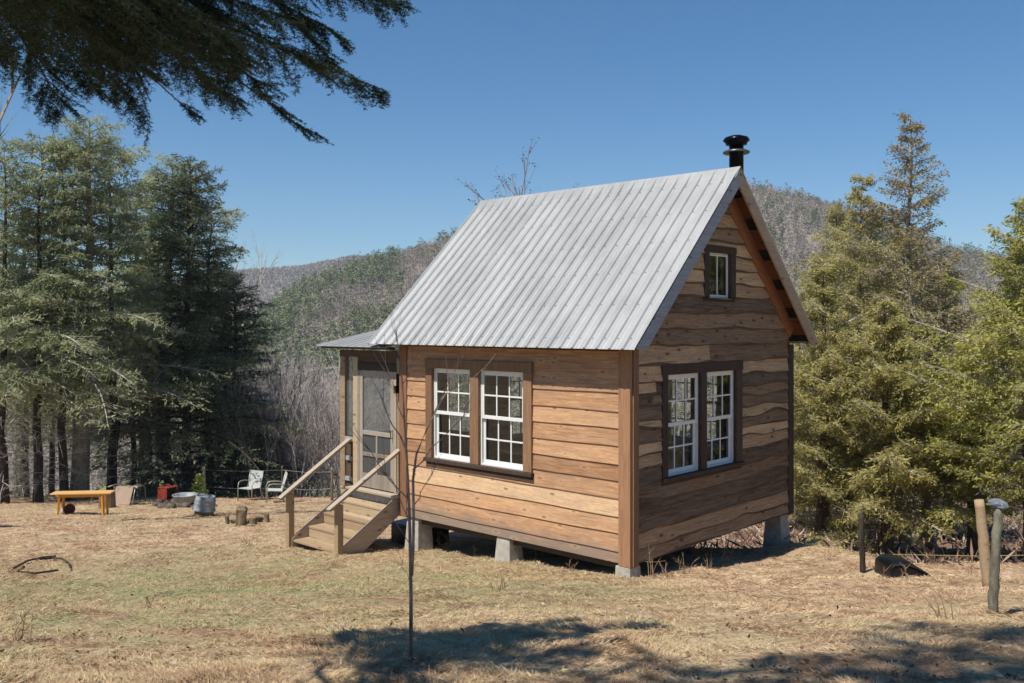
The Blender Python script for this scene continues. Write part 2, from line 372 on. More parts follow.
def groundmat():
    m = NT('ground'); c, c_, d, v = ground_cols(m)
    c = m.mix(m.math('MULTIPLY', m.ramp(d, [(.36, WHT), (.52, BLK)]), .45), c, L(92, 70, 50))
    z = m.attr('zone')
    lf = m.noise(v, 14, 5, .75); litter = m.ramp(lf, [(.35, L(86, 64, 52)), (.52, L(138, 110, 92)), (.68, L(176, 152, 132))])
    far = m.ramp(m.noise(v, .05, 5, .7), [(.3, L(116, 104, 98)), (.7, L(150, 138, 128))])
    c = m.mix(m.math('MINIMUM', z, 1.0), c, litter); c = m.mix(m.math('SUBTRACT', z, 1.0, True), c, far)
    h = m.math('ADD', c_, m.math('MULTIPLY', d, .7)); m.bump(h, .8, .04); return m.base(c, .95, 0, .1)
M['ground'] = groundmat()
def blademat():
    m = NT('dry_grass'); c, c_, d, v = ground_cols(m); r = m.attr()
    c = m.mix(1.0, c, m.ramp(r, [(0, (.5, .46, .42)), (.5, (.95, .95, .92)), (1, (1.45, 1.42, 1.35))]), 'MULTIPLY')
    m.base(c, .8, 0, .15); return m.m
M['blade'] = blademat()
def farmat(name, stops, rough=.95):
    m = NT(name); return m.base(m.ramp(m.attr(), stops), rough, 0, .05)
M['far_bare'] = farmat('far_bare', [(0, L(92, 82, 72)), (.4, L(136, 124, 110)), (.7, L(164, 151, 136)), (1, L(196, 184, 170))])
M['far_conifer'] = farmat('far_conifer', [(0, L(68, 78, 54)), (.5, L(108, 118, 72)), (1, L(156, 156, 98))])
# ------------------------------------------------------------------ ground sheet
def build_ground():
    k = 6.7 / 300
    A = 4.5
    us = np.arange(-300, 301); S_ = A * np.sinh(us * k)
    vs = np.arange(-110, 305); D_ = 9 + A * np.sinh(vs * k)
    SS, DD = np.meshgrid(S_, D_); X = CAM[0] + RT[0] * SS + FW[0] * DD; Y = CAM[1] + RT[1] * SS + FW[1] * DD
    Z = terrain(X, Y)
    V = np.stack([X, Y, Z], -1).reshape(-1, 3); nx = len(S_); ny = len(D_)
    i = np.arange(ny - 1)[:, None] * nx + np.arange(nx - 1)[None]; F = np.stack([i, i + 1, i + 1 + nx, i + nx], -1).reshape(-1, 4)
    me = mesh_np('ground', V, F, smooth_=True)
    o = DD - edge_d(SS) + 0.8 * fbm(X, Y, 3)
    z1 = smooth(o, -0.1, .9) + smooth(DD, 70, 160)
    a = me.attributes.new('zone', 'FLOAT', 'POINT'); a.data.foreach_set('value', z1.ravel().astype(np.float32))
    tag(link('ground', me, M['ground']), 'dry straw coloured grass slope falling to wooded valley and hills', None, None, 'structure')
build_ground()
# ------------------------------------------------------------------ numpy plant building blocks
def prisms(P0, P1, r0, r1, n=3):
    P0 = np.asarray(P0); P1 = np.asarray(P1); d = P1 - P0; d /= (np.linalg.norm(d, axis=1, keepdims=True) + 1e-9)
    ref = np.where(np.abs(d[:, 2:3]) > .9, np.array([[1., 0, 0]]), np.array([[0, 0, 1.]]))
    x = np.cross(d, ref); x /= np.linalg.norm(x, axis=1, keepdims=True); y = np.cross(d, x)
    a = 2 * np.pi * np.arange(n) / n; ring = x[:, None] * np.cos(a)[None, :, None] + y[:, None] * np.sin(a)[None, :, None]
    A = P0[:, None] + ring * np.asarray(r0)[:, None, None]; B = P1[:, None] + ring * np.asarray(r1)[:, None, None]
    V = np.concatenate([A, B], 1).reshape(-1, 3); m = len(P0); b = np.arange(m)[:, None, None] * 2 * n
    k = np.arange(n); q = np.stack([k, (k + 1) % n, (k + 1) % n + n, k + n], -1)[None]
    return V, (b + q).reshape(-1, 4)
def cards(P, D, N, ln, wd):
    """thin leaf quads (kite shaped) starting at P along D with face normal near N"""
    D = D / (np.linalg.norm(D, axis=1, keepdims=True) + 1e-9); X = np.cross(D, N); X /= (np.linalg.norm(X, axis=1, keepdims=True) + 1e-9)
    ln = np.asarray(ln)[:, None]; wd = np.asarray(wd)[:, None]
    V = np.stack([P, P + D * ln * .45 + X * wd / 2, P + D * ln, P + D * ln * .45 - X * wd / 2], 1).reshape(-1, 3)
    return V, np.arange(len(P) * 4).reshape(-1, 4)
def cat(parts):
    V = []; F = []; b = 0
    for v, f in parts: V.append(v); F.append(f + b); b += len(v)
    return np.concatenate(V), np.concatenate(F)
def rnd_unit(g, n): v = g.normal(size=(n, 3)); return v / np.linalg.norm(v, axis=1, keepdims=True)

def conifer_meshes(seed, H, Rr, clear, nb, leaf=(.15, .038), per=14, droop=.35, lift=.1, r0=.16, pw=.9, dead=0.35, lean=(0, 0), skip=.0, twl=.42, shape=None):
    g = np.random.default_rng(seed)
    # trunk
    nT = 14; hz = np.linspace(-.4, H, nT); sx = np.cumsum(g.normal(0, .035, nT)) * (H / 10) + lean[0] * (np.maximum(hz, 0) / H) ** 1.2; sy = np.cumsum(g.normal(0, .035, nT)) * (H / 10) + lean[1] * (np.maximum(hz, 0) / H) ** 1.2
    sx -= sx[1]; sy -= sy[1]
    T = MB(); rad = [r0 * (1.25 if h < .1 else 1) * max(.04, (1 - max(h, 0) / H) ** .8) for h in hz]
    T.tube([(sx[i], sy[i], hz[i]) for i in range(nT)], rad, 10)
    tx = lambda h: np.stack([np.interp(h, hz, sx), np.interp(h, hz, sy), h], -1)
    segs0 = []; segs1 = []; sr0 = []; sr1 = []; LP = []; LD = []; LN = []; LL = []; LR = []
    hs = clear + (H - clear) * (np.arange(nb) / nb) ** pw; hs += g.normal(0, .08, nb)
    for i, h in enumerate(hs):
        if g.random() < skip: continue
        t = (h - clear) / (H - clear)
        prof = shape(t) if shape else (1 - t) ** .75 * min(1, .55 + 2.2 * t)
        Lb = max(.18, Rr * prof * g.uniform(.4, 1.25)); az = i * 2.39996 + g.normal(0, .35)
        u = np.array([math.cos(az), math.sin(az), 0]); side = np.array([-u[1], u[0], 0])
        n = 9; q = np.linspace(0, 1, n)
        el = lift + (0.5 * t) + g.normal(0, .08)
        z = Lb * (el * q - droop * (q ** 2) * (1 - .6 * t)); sw = g.normal(0, .12) * Lb * q ** 2
        pts = tx(np.array([h]))[0] + u[None] * (Lb * q)[:, None] + side[None] * sw[:, None]; pts[:, 2] += z
        segs0.append(pts[:-1]); segs1.append(pts[1:]); rb = .010 + .012 * Lb; rr = rb * (1 - q) + .004; sr0.append(rr[:-1]); sr1.append(rr[1:])
        tone = g.uniform(0, 1)
        for j in range(2, n):
            for sg in (-1, 1, -1, 1) if Lb > .8 else (-1, 1):
                f = q[j] - g.uniform(0, 1 / n); p = pts[0] * 0 + [np.interp(f, q, pts[:, c]) for c in range(3)]
                tl = Lb * twl * (1.15 - f) * g.uniform(.6, 1.2) + .12
                dv = u * g.uniform(.45, .9) + side * sg * g.uniform(.6, 1) + np.array([0, 0, g.normal(-.1, .22)]); dv /= np.linalg.norm(dv)
                e = p + dv * tl; e[2] -= tl * .18
                segs0.append(p[None]); segs1.append(e[None]); sr0.append([.005]); sr1.append([.002])
                k = max(3, int(per * tl / .5)); a = g.uniform(.05, 1, k)
                P = p[None] + (e - p)[None] * a[:, None] + g.normal(0, .03, (k, 3))
                D = dv[None] + g.normal(0, .65, (k, 3)); D[:, 2] -= .1
                LP.append(P); LD.append(D); LN.append(np.array([0, 0, 1.]) + g.normal(0, .55, (k, 3))); LL.append(g.uniform(.6, 1.3, k)); LR.append(np.clip(tone * .5 + g.uniform(0, .5, k) , 0, 1))
        # leader tuft on branch tip
        k = 8; LP.append(np.repeat(pts[-1][None], k, 0) + g.normal(0, .03, (k, 3))); LD.append(u[None] + g.normal(0, .5, (k, 3))); LN.append(np.array([0, 0, 1.]) + g.normal(0, .5, (k, 3))); LL.append(g.uniform(.6, 1.3, k)); LR.append(g.uniform(.4, 1, k))
    nd = int(dead * 40)
    for i in range(nd):
        h = g.uniform(.5, max(clear + .2 * (H - clear), 1.2)); az = g.uniform(0, 6.28); Ld = Rr * g.uniform(.2, .65); u = np.array([math.cos(az), math.sin(az), g.uniform(-.3, .25)])
        p = tx(np.array([h]))[0]; m_ = p + u * Ld * .5 + g.normal(0, .05, 3); e = p + u * Ld + g.normal(0, .15, 3)
        segs0 += [p[None], m_[None]]; segs1 += [m_[None], e[None]]; sr0 += [[.014], [.009]]; sr1 += [[.009], [.003]]
        for _ in range(3):
            f = g.uniform(.2, 1); q_ = p + (e - p) * f; segs0.append(q_[None]); segs1.append((q_ + rnd_unit(g, 1)[0] * Ld * .3)[None]); sr0.append([.005]); sr1.append([.002])
    V, F = prisms(np.concatenate(segs0), np.concatenate(segs1), np.concatenate([np.atleast_1d(a) for a in sr0]), np.concatenate([np.atleast_1d(a) for a in sr1]))
    limb = mesh_np('limbs', V, F)
    P = np.concatenate(LP); ll = np.concatenate(LL)
    V, F = cards(P, np.concatenate(LD), np.concatenate(LN), ll * leaf[0], ll * leaf[1])
    crown = mesh_np('crown', V, F, np.concatenate(LR))
    return T, limb, crown
def conifer(name, label, loc, mats, group=None, rz=0, cat_='tree', **kw):
    t = thing(name, label, cat_, loc, rz, group)
    T, limb, crown = conifer_meshes(**kw)
    T.build('trunk', mats[0], t, sm=True); link('limbs', limb, mats[1], t); link('crown', crown, mats[2], t)
    return t
def bare_meshes(seed, H, spread=.5, lev=4, r0=.07, trunks=1, leafn=0, kids=5, lean=(0, 0), fork=.3):
    g = np.random.default_rng(seed); S0 = []; S1 = []; A0 = []; A1 = []; tips = []
    def grow(p, d, ln, r, lv):
        n = 4 if lv > 1 else 2; pts = [p]; dd = d.copy()
        for i in range(n):
            dd = dd + g.normal(0, .09, 3); dd[2] += .04; dd /= np.linalg.norm(dd); pts.append(pts[-1] + dd * ln / n)
        for i in range(n):
            S0.append(pts[i]); S1.append(pts[i + 1]); A0.append(r * (1 - .7 * i / n)); A1.append(r * (1 - .7 * (i + 1) / n))
        if lv <= 0: tips.append((pts[-1], dd)); return
        for c in range(kids + (2 if lv >= 3 else 0)):
            f = g.uniform(fork, 1); i = min(int(f * n), n - 1); q = pts[i] + (pts[i + 1] - pts[i]) * (f * n - i)
            o = rnd_unit(g, 1)[0]; o = o - o.dot(dd) * dd; o /= np.linalg.norm(o); nd = dd + o * spread * g.uniform(.6, 1.5); nd[2] += .15; nd /= np.linalg.norm(nd)
            grow(q, nd, ln * g.uniform(.35, .6) * (1.15 - .4 * f), r * .45, lv - 1)
        tips.append((pts[-1], dd))
    for k in range(trunks):
        d = np.array([lean[0] + g.normal(0, .05), lean[1] + g.normal(0, .05), 1.0]); d /= np.linalg.norm(d)
        grow(np.array([g.normal(0, .08) * (trunks > 1), g.normal(0, .08) * (trunks > 1), -.2]), d, H * g.uniform(.85, 1), r0, lev - 1)
    V, F = prisms(S0, S1, A0, A1, 4)
    lf = None
    if leafn:
        P = np.array([t[0] for t in tips]); P = np.repeat(P, leafn, 0) + g.normal(0, .06, (len(tips) * leafn, 3)); k = len(P)
        v, f = cards(P, rnd_unit(g, k), rnd_unit(g, k), g.uniform(.05, .10, k), g.uniform(.03, .06, k)); lf = mesh_np('leaves', v, f, g.random(k))
    return mesh_np('branches', V, F), lf

# ------------------------------------------------------------------ cabin
HW = 2.64; WY = 4.27; LX = 4.27; OX = .34; OXL = .44; EZ = 2.64; EY = .29; RZ = 5.04
cab = thing('cabin', 'small rough sawn board cabin with grey ribbed metal roof on concrete piers', 'cabin')
SLOPE = (RZ - EZ) / (WY / 2 + EY); SN = math.hypot(RZ - EZ, WY / 2 + EY); CT = (WY / 2 + EY) / SN; ST = (RZ - EZ) / SN
def roof_z(y): return RZ - abs(y - WY / 2) * SLOPE
def board_wall(T, u0, u1, boards, topfn, opens, lap=.016, th=.02, base=.004, wav=0.0, seed=1, step=.12, inner=-.05):
    """boards: list of bottom heights; T maps (u, out, z) to xyz"""
    g = random.Random(seed); mb = MB(); us = {u0, u1}
    for o in opens: us |= {o[0], o[1]}
    n = max(2, int((u1 - u0) / step)); us |= {u0 + (u1 - u0) * i / n for i in range(1, n)}
    us = sorted(u for u in us if u0 <= u <= u1)
    for bi in range(len(boards) - 1):
        z0, z1 = boards[bi], boards[bi + 1] + (.02 if wav == 0 else .07); r = g.random(); ph = g.uniform(0, 50); am = wav * g.uniform(.5, 1.5)
        joint = g.uniform(u0, u1) if g.random() < (.35 if wav else .0) else None; r2 = g.random()
        def zb(u):
            if wav == 0 or bi == 0: return z0 + (.006 * math.sin(u * 1.3 + ph) + .003 * math.sin(u * 4.1 + ph * 2)) * (bi > 0)
            return z0 + am * (.6 * math.sin(u * 2.1 + ph) + .35 * math.sin(u * 5.3 + ph * 2) + .25 * math.sin(u * 11 + ph * 3) + 2.6 * max(0, math.sin(u * 1.7 + ph * 1.7)) ** 10)
        for a, b in zip(us[:-1], us[1:]):
            m = (a + b) / 2; ints = [(0, 1)]; lo = [zb(a), zb(b)]; hi = [min(z1, topfn(a)), min(z1, topfn(b))]
            lo = [max(lo[0], boards[0]), max(lo[1], boards[0])] if bi == 0 else lo
            if hi[0] <= lo[0] and hi[1] <= lo[1]: continue
            spans = [(lo, hi)]
            for o in opens:
                if o[0] <= m <= o[1]:
                    ns = []
                    for l_, h_ in spans:
                        if max(h_) <= o[2] or min(l_) >= o[3]: ns.append((l_, h_)); continue
                        if min(l_) < o[2]: ns.append((l_, [o[2], o[2]]))
                        if max(h_) > o[3]: ns.append(([o[3], o[3]], h_))
                    spans = ns
            for l_, h_ in spans:
                l_ = [min(l_[0], h_[0]), min(l_[1], h_[1])]
                rr = r if joint is None or m < joint else r2
                w0 = base + lap; w1 = base; 
                def wo(z): return w1 + (w0 - w1) * (z1 - z) / (z1 - z0 + 1e-6)
                P = [T(a, wo(l_[0]) + th, l_[0]), T(b, wo(l_[1]) + th, l_[1]), T(b, wo(h_[1]) + th, h_[1]), T(a, wo(h_[0]) + th, h_[0]),
                     T(a, inner, l_[0]), T(b, inner, l_[1]), T(b, inner, h_[1]), T(a, inner, h_[0])]
                fs = [(0, 1, 2, 3), (0, 4, 5, 1)]
                if inner < -.01: fs.append((5, 4, 7, 6))
                if wav and min(h_[0] - l_[0], h_[1] - l_[1]) > .06:
                    eb = lambda u: .012 + .016 * (.5 + .5 * math.sin(u * 3.3 + ph)) + .02 * max(0, math.sin(u * 1.9 + ph * 2)) ** 4
                    m0 = l_[0] + eb(a); m1 = l_[1] + eb(b)
                    Q = [P[0], P[1], T(b, wo(m1) + th + .003, m1), T(a, wo(m0) + th + .003, m0)]
                    mb.poly(Q + [P[4], P[5]], [(0, 1, 2, 3), (0, 4, 5, 1)], rr * .3 - .75)
                    mb.poly([Q[3], Q[2], P[2], P[3], P[4], P[5], P[6], P[7]], [(0, 1, 2, 3), (5, 4, 7, 6)], rr)
                else: mb.poly(P, fs, rr)
    return mb
TF = lambda u, o, z: (u, -o, z)            # front wall
TG = lambda u, o, z: (o, u, z)             # gable wall
TB = lambda u, o, z: (u, WY + o, z)        # back wall
TL = lambda u, o, z: (-LX - o, u, z)       # left wall
fo = [(-3.55, -2.74, .96, 2.30), (-2.56, -1.71, .96, 2.30)]
go = [(.77, 1.57, .98, 2.30), (1.72, 2.52, .98, 2.30), (1.79, 2.37, 3.32, 3.95)]
fb = [0, .13, .36, .57, .80, 1.02, 1.22, 1.44, 1.66, 1.87, 2.10, 2.33, 2.60, 2.9]
board_wall(TF, -LX + .12, -.12, fb, lambda u: HW - .02, fo, seed=4, lap=.018).build('wall', M['front_siding'], cab)['label'] = 'sunlit golden brown front wall of horizontal boards'
gb = [0, .16, .36, .54, .72, .92, 1.14, 1.31, 1.46, 1.60, 1.74, 1.90, 2.05, 2.22, 2.42, 2.66, 2.88, 3.10, 3.32, 3.5, 3.7, 3.9, 4.1, 4.3, 4.5, 4.7, 4.9, 5.1]
board_wall(TG, .10, WY - .10, gb, lambda u: min(roof_z(u) - .05, 9), go, seed=11, lap=.032, th=.03, wav=.012, step=.05).build('wall', M['gable_siding'], cab)['label'] = 'dark weathered gable wall of live-edge boards'
bo = [(-3.4, -2.6, .96, 2.3), (-2.2, -1.2, .96, 2.3)]
board_wall(TB, -LX + .1, -.1, fb, lambda u: HW - .02, bo, seed=5).build('wall', M['front_siding'], cab)
lo_ = [(.9, 1.75, .25, 2.25), (2.3, 3.3, .96, 2.3)]
board_wall(TL, .1, WY - .1, gb, lambda u: roof_z(u) - .05, lo_, seed=6).build('wall', M['gable_siding'], cab)
fl = MB(); fl.box(-LX + .06, -.06, .06, WY - .06, .06, .12)
for k in range(9): x = -LX + .1 + k * (LX - .2) / 8; fl.box(x - .02, x + .02, .07, WY - .07, -.01, .058)
fl.build('floor', M['dark_wood'], cab)
for y_ in (.055, WY - .13): MB().box(-LX + .02, -.02, y_, y_ + .075, -.10, -.012).build('beam', M['dark_wood'], cab)
# corner boards
def corner(x0, x1, y0, y1, mat=None):
    MB().box(x0, x1, y0, y1, -.03 if y0 < 1 and x0 > -1 else -.02, HW + .0, random.random()).build('corner_board', mat or M['corner_wood'], cab, bevel=.004)
corner(-.125, .052, -.052, -.003); corner(.004, .072, .0, .112, M['brown_trim'])
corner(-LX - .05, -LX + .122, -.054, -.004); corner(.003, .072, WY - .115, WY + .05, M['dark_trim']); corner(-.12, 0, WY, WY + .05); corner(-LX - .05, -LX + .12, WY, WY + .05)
# windows
def window(T, u0, u1, z0, z1, zm, cols, label=None, trimmat='brown_trim'):
    wn = thing('window', None, None); wn.parent = cab
    if label: wn['label'] = label
    def bx(mb, a, b, o0, o1, c, d, r=.5):
        P = [T(a, o0, c), T(b, o1, d)]; mb.box(min(P[0][0], P[1][0]), max(P[0][0], P[1][0]), min(P[0][1], P[1][1]), max(P[0][1], P[1][1]), c, d, r)
    jm = MB()
    for a, b in ((u0, u0 + .02), (u1 - .02, u1)): bx(jm, a, b, -.09, .018, z0, z1)
    bx(jm, u0 + .02, u1 - .02, -.09, .018, z1 - .02, z1); bx(jm, u0 + .02, u1 - .02, -.09, .018, z0, z0 + .02)
    jm.build('window_frame', M['white_paint'], wn)
    def sash(name, a, b, c, d, o, top, bot, nx, nz, st=.040):
        mb = MB()
        bx(mb, a, a + st, o - .015, o + .015, c, d); bx(mb, b - st, b, o - .015, o + .015, c, d)
        bx(mb, a + st, b - st, o - .014, o + .014, d - top, d); bx(mb, a + st, b - st, o - .014, o + .014, c, c + bot)
        for i in range(1, nx): x = a + st + (b - a - 2 * st) * i / nx; bx(mb, x - .011, x + .011, o - .011, o + .011, c + bot, d - top)
        for i in range(1, nz): z = c + bot + (d - c - top - bot) * i / nz; bx(mb, a + st, b - st, o - .0125, o + .0095, z - .011, z + .011)
        mb.build(name, M['white_paint'], wn, bevel=.002)
        g_ = MB(); P = [T(a + st, o + .002, c + bot), T(b - st, o + .002, c + bot), T(b - st, o + .002, d - top), T(a + st, o + .002, d - top)]
        g_.poly(P, [(0, 1, 2, 3)]); g_.build('pane', M['glass'], wn)
    a, b = u0 + .02, u1 - .02
    if zm:
        sash('upper_sash', a, b, zm, z1 - .02, -.002, .045, .05, cols, 2)
        sash('lower_sash', a + .0, b - .0, z0 + .02, zm + .045, -.036, .040, .055, cols, 2)
    else: sash('sash', a - .008, b + .008, z0 + .012, z1 - .012, .004, .028, .034, cols, 1, .028)
    return wn
for (o, lb) in zip(fo, ('left window of the sunlit front wall', 'right window of the front wall with a yellow shelf behind it')): window(TF, o[0], o[1], o[2], o[3], 1.62, 3, lb)
for (o, lb) in zip(go[:2], ('left window of the shaded gable wall', 'right window of the shaded gable wall')): window(TG, o[0], o[1], o[2], o[3], 1.62, 3, lb)
window(TG, *go[2], None, 2, 'small two pane attic window')
for o in bo: window(TB, *o, 1.62, 3)
window(TL, *lo_[1], 1.62, 3)
def trim(T, u0, u1, z0, z1, opens, mat, sill, lab):
    wn = MB(); x = [u0] + [v for o in opens for v in (o[0], o[1])] + [u1]
    def bx(mb, a, b, o0, o1, c, d, r=.5):
        P = [T(a, o0, c), T(b, o1, d)]; mb.box(min(P[0][0], P[1][0]), max(P[0][0], P[1][0]), min(P[0][1], P[1][1]), max(P[0][1], P[1][1]), c, d, r)
    zt = opens[0][3]; zb_ = opens[0][2]
    for i in range(0, len(x), 2): bx(wn, x[i] + (0 if i == 0 else .003), x[i + 1] - .003, .0, .07, zb_ - .0, zt + .003, .3 + .2 * i / 2)
    bx(wn, u0 - .01, u1 + .01, .0, .075, zt + .004, z1, .4)
    wn.build('window_trim', M[mat], cab, bevel=.003)
    s_ = MB(); bx(s_, u0 - .02, u1 + .02, .0, .10, z0 + .045, zb_ - .003, .5); bx(s_, u0, u1, 0, .055, z0, z0 + .043, .2); s_.build('window_sill', M[sill], cab, bevel=.004)
trim(TF, -3.69, -1.55, .86, 2.44, fo, 'brown_trim', 'dark_trim', '')
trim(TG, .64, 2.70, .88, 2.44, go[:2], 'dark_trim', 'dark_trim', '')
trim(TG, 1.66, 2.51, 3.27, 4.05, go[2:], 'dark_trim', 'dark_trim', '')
# roof
roof = thing('roof', None, None); roof.parent = cab; roof['label'] = 'steep galvanised ribbed metal roof'
def slope_pt(side, x, t, h):       # t measured from eave up the slope, h perpendicular height
    y = -EY + t * CT; z = EZ + t * ST; y += -h * ST; z += h * CT
    return (x, y if side == 0 else WY - y, z)
nr = 26
for side in (0, 1):
    mb = MB(); x0 = -LX - OXL; x1 = OX; pitch = (x1 - x0) / nr; xs = []
    for k in range(nr):
        a = x0 + k * pitch; xs += [(a, .022), (a + .016, .022), (a + .030, 0), (a + pitch / 2 - .008, 0), (a + pitch / 2, .004), (a + pitch / 2 + .008, 0), (a + pitch - .014, 0)]
    xs += [(x1, .022)]
    for i in range(len(xs) - 1):
        (a, ha), (b, hb) = xs[i], xs[i + 1]; r = random.Random(i // 28).random()
        P = [slope_pt(side, a, -.03, ha + .05), slope_pt(side, b, -.03, hb + .05), slope_pt(side, b, SN + .01, hb + .05), slope_pt(side, a, SN + .01, ha + .05),
             slope_pt(side, a, -.03, .047), slope_pt(side, b, -.03, .047)]
        mb.poly(P, [(0, 1, 2, 3) if side == 0 else (3, 2, 1, 0), (0, 4, 5, 1)], r)
    sc = mb
    for k in range(nr):
        for j in range(6):
            x = x0 + k * pitch + .045; t = .15 + j * (SN - .4) / 5
            c = [slope_pt(side, x + .009 * math.cos(q), t + .009 * math.sin(q), .055) for q in np.arange(6) * math.pi / 3]
            c2 = [slope_pt(side, x + .006 * math.cos(q), t + .006 * math.sin(q), .062) for q in np.arange(6) * math.pi / 3]
            sc.poly(c + c2, [tuple(range(6, 12))] + [(i, (i + 1) % 6, 6 + (i + 1) % 6, 6 + i) for i in range(6)], -.5)
    mb.build('metal_sheet', M['roof_metal'], roof)
    fe = MB(); P = [slope_pt(side, x, t, h) for h in (.040, .046) for t in (0.02, SN) for x in (x0 + .03, x1 - .03)]
    fe.poly(P, [(0, 1, 3, 2), (4, 6, 7, 5), (0, 4, 5, 1), (2, 3, 7, 6), (0, 2, 6, 4), (1, 5, 7, 3)]); fe.build('gap_shade_sheet', M['gap_shade_black'], roof)  # added dark sheet, imitates the shade under the metal between purlins
    pu = MB(); n = 7; g = random.Random(3 + side)
    for k in range(6):
        t0 = .20 + k * .60; t1 = min(t0 + .38, SN - .02)
        P = [slope_pt(side, x, t, h) for h in (.012, .038) for t in (t0, t1) for x in (x0 + .04, x1 - .035)]
        pu.poly(P, [(0, 1, 3, 2), (4, 6, 7, 5), (0, 4, 5, 1), (2, 3, 7, 6), (0, 2, 6, 4), (1, 5, 7, 3)], g.random())
    pu.build('purlin_boards', M['rust_wood'], roof)
    for xa, xb, hh, nm, mt in ((x1 - .034, x1 - .002, .17, 'fascia', 'blue_shade_fascia' if side == 0 else 'grey_fascia'), (x0 + .002, x0 + .034, .17, 'fascia', 'grey_fascia'), (.05, .085, .21, 'rafter', 'rafter_wood'), (-LX - .085, -LX - .05, .21, 'rafter', 'rafter_wood')):
        rf = MB(); top = .045 if nm == 'fascia' else .010
        te = SN + (0 if side == 0 else 0)
        def pp(x, t, h):
            p = list(slope_pt(side, x, t, h))
            if side == 0: p[1] = min(p[1], WY / 2 - .001)
            else: p[1] = max(p[1], WY / 2 + .001)
            return p
        P = []
        for h in (top - hh, top):
            for t in ((max(0.0, -h * CT / ST) if nm == 'fascia' else .36), SN):
                for x in (xa, xb):
                    p = list(slope_pt(side, x, t, h))
                    if t > 1: yy = WY / 2 + (-.001 if side == 0 else .001); p = [x, yy, RZ + h / CT]
                    P.append(p)
        rf.poly(P, [(0, 1, 3, 2), (4, 6, 7, 5), (0, 4, 5, 1), (2, 3, 7, 6), (0, 2, 6, 4), (1, 5, 7, 3)], .3 + .3 * side)
        rf.build(nm, M[mt], roof, bevel=.003)
rc = MB()
for x0_, x1_ in ((-LX - OXL - .01, OX + .01),):
    pr_ = [(-.145, -.150 + .0), (-.14, -.143), (-.012, .012), (0, .018), (.012, .012), (.14, -.143), (.145, -.150)]
    pts = [(x, WY / 2 + a, RZ + .078 + b) for x in (x0_, x1_) for a, b in pr_]; n = len(pr_)
    rc.poly(pts, [(i, n + i, n + i + 1, i + 1) for i in range(n - 1)]); 
rc.build('ridge_cap', M['roof_metal'], roof)
# roof over the far left gable end closes the eave with a plate
for y_ in (-.03, WY): MB().box(-LX, 0, y_, y_ + .03, HW - .02, HW + .10).build('wall_plate', M['rust_wood'], cab)
# flue
pc = (-.2, 3.0, 0); fp = thing('stove_pipe', None, None, pc); fp.parent = cab
MB().lathe([(.105, 4.2), (.105, 5.50), (.112, 5.502), (.112, 5.54), (.105, 5.542), (.105, 5.66)], 24).build('pipe', M['black_metal'], fp, sm=True)
MB().lathe([(.11, 5.52), (.19, 5.50), (.20, 5.515), (.19, 5.53), (.11, 5.56)], 28).build('lower_rim', M['flue_rim'], fp, sm=True)
MB().lathe([(.10, 5.62), (.155, 5.63), (.16, 5.66), (.19, 5.68), (.195, 5.70), (.17, 5.735), (.08, 5.765), (.0, 5.77)], 28).build('cap', M['black_metal'], fp, sm=True)
MB().lathe([(.22, 4.0), (.13, 4.45), (.11, 4.47)], 20).build('flashing', M['flue_rim'], fp, sm=True)
# piers
def pier(x, y, zt=-.012, wt=.23, wb=.30, lab=None, mat='concrete'):
    z0 = min(gz(x + a, y + b) for a in (-.15, .15) for b in (-.15, .15)) - .12
    a, b = wt / 2, wb / 2
    P = [(x + i * q, y + j * q, z) for z, q in ((zt, a), (z0, b)) for i, j in ((-1, -1), (1, -1), (1, 1), (-1, 1))]
    o = MB().poly(P, [(0, 1, 2, 3), (7, 6, 5, 4), (0, 4, 5, 1), (1, 5, 6, 2), (2, 6, 7, 3), (3, 7, 4, 0)]).build('pier', M[mat], cab, bevel=.006)
    return o
pier(-.06, .06, -.035, .22, .24); pier(-2.12, .10, -.012, .24, .32); pier(-4.05, .12, -.012, .26, .34); pier(-.12, WY - .14, -.015, .25, .36)
pier(-2.12, WY - .14); pier(-4.05, WY - .14)
# ------------------------------------------------------------------ porch (part of the cabin)
def cbox(name, mat, *bxs, parent=cab, bevel=.003, label=None):
    mb = MB()
    for i, b in enumerate(bxs): mb.box(*b, rnd=random.random())
    o = mb.build(name, M[mat], parent, bevel=bevel)
    if label: o['label'] = label
    return o
PX = -5.92; PD = 2.4
cbox('porch_floor', 'stair_wood', (PX, -LX - .06, .0, PD, .22, .26), (PX, -LX - .06, 0.012, .05, .02, .218))
cbox('porch_post', 'stair_wood', (PX, PX + .13, 0, .09, .262, 2.42)); cbox('porch_post', 'stair_wood', (-5.56, -5.44, -.004, .09, .262, 2.42))
cbox('porch_post', 'stair_wood', (-4.44, -4.35, -.004, .09, .262, 2.42)); cbox('porch_post', 'dark_wood', (PX, PX + .1, PD - .1, PD, .262, 2.8))
cbox('porch_beam', 'dark_wood', (PX, -LX - .06, -.008, .09, 2.422, 2.53)); cbox('door_head', 'dark_wood', (-5.438, -4.442, 0, .08, 2.21, 2.33), (-5.438, -4.442, .02, .06, 2.331, 2.42))
cbox('porch_panel', 'dark_wood', (PX + .132, -5.562, .03, .06, .262, 1.02)); cbox('porch_panel', 'dark_wood', (-4.348, -LX - .052, .03, .06, .262, 1.02))
for q_ in ((PX + .132, -5.562, -.006, .028, 1.021, 1.09), (PX + .16, -5.60, -.004, .028, .70, .77), (PX + .14, -5.57, -.004, .028, .36, .43)): cbox('panel_rail', 'grey_paint', q_)
for q_ in ((-4.348, -LX - .052, -.006, .028, 1.021, 1.06), (-4.348, -LX - .052, -.004, .028, .5, .56)): cbox('panel_rail', 'grey_paint', q_)
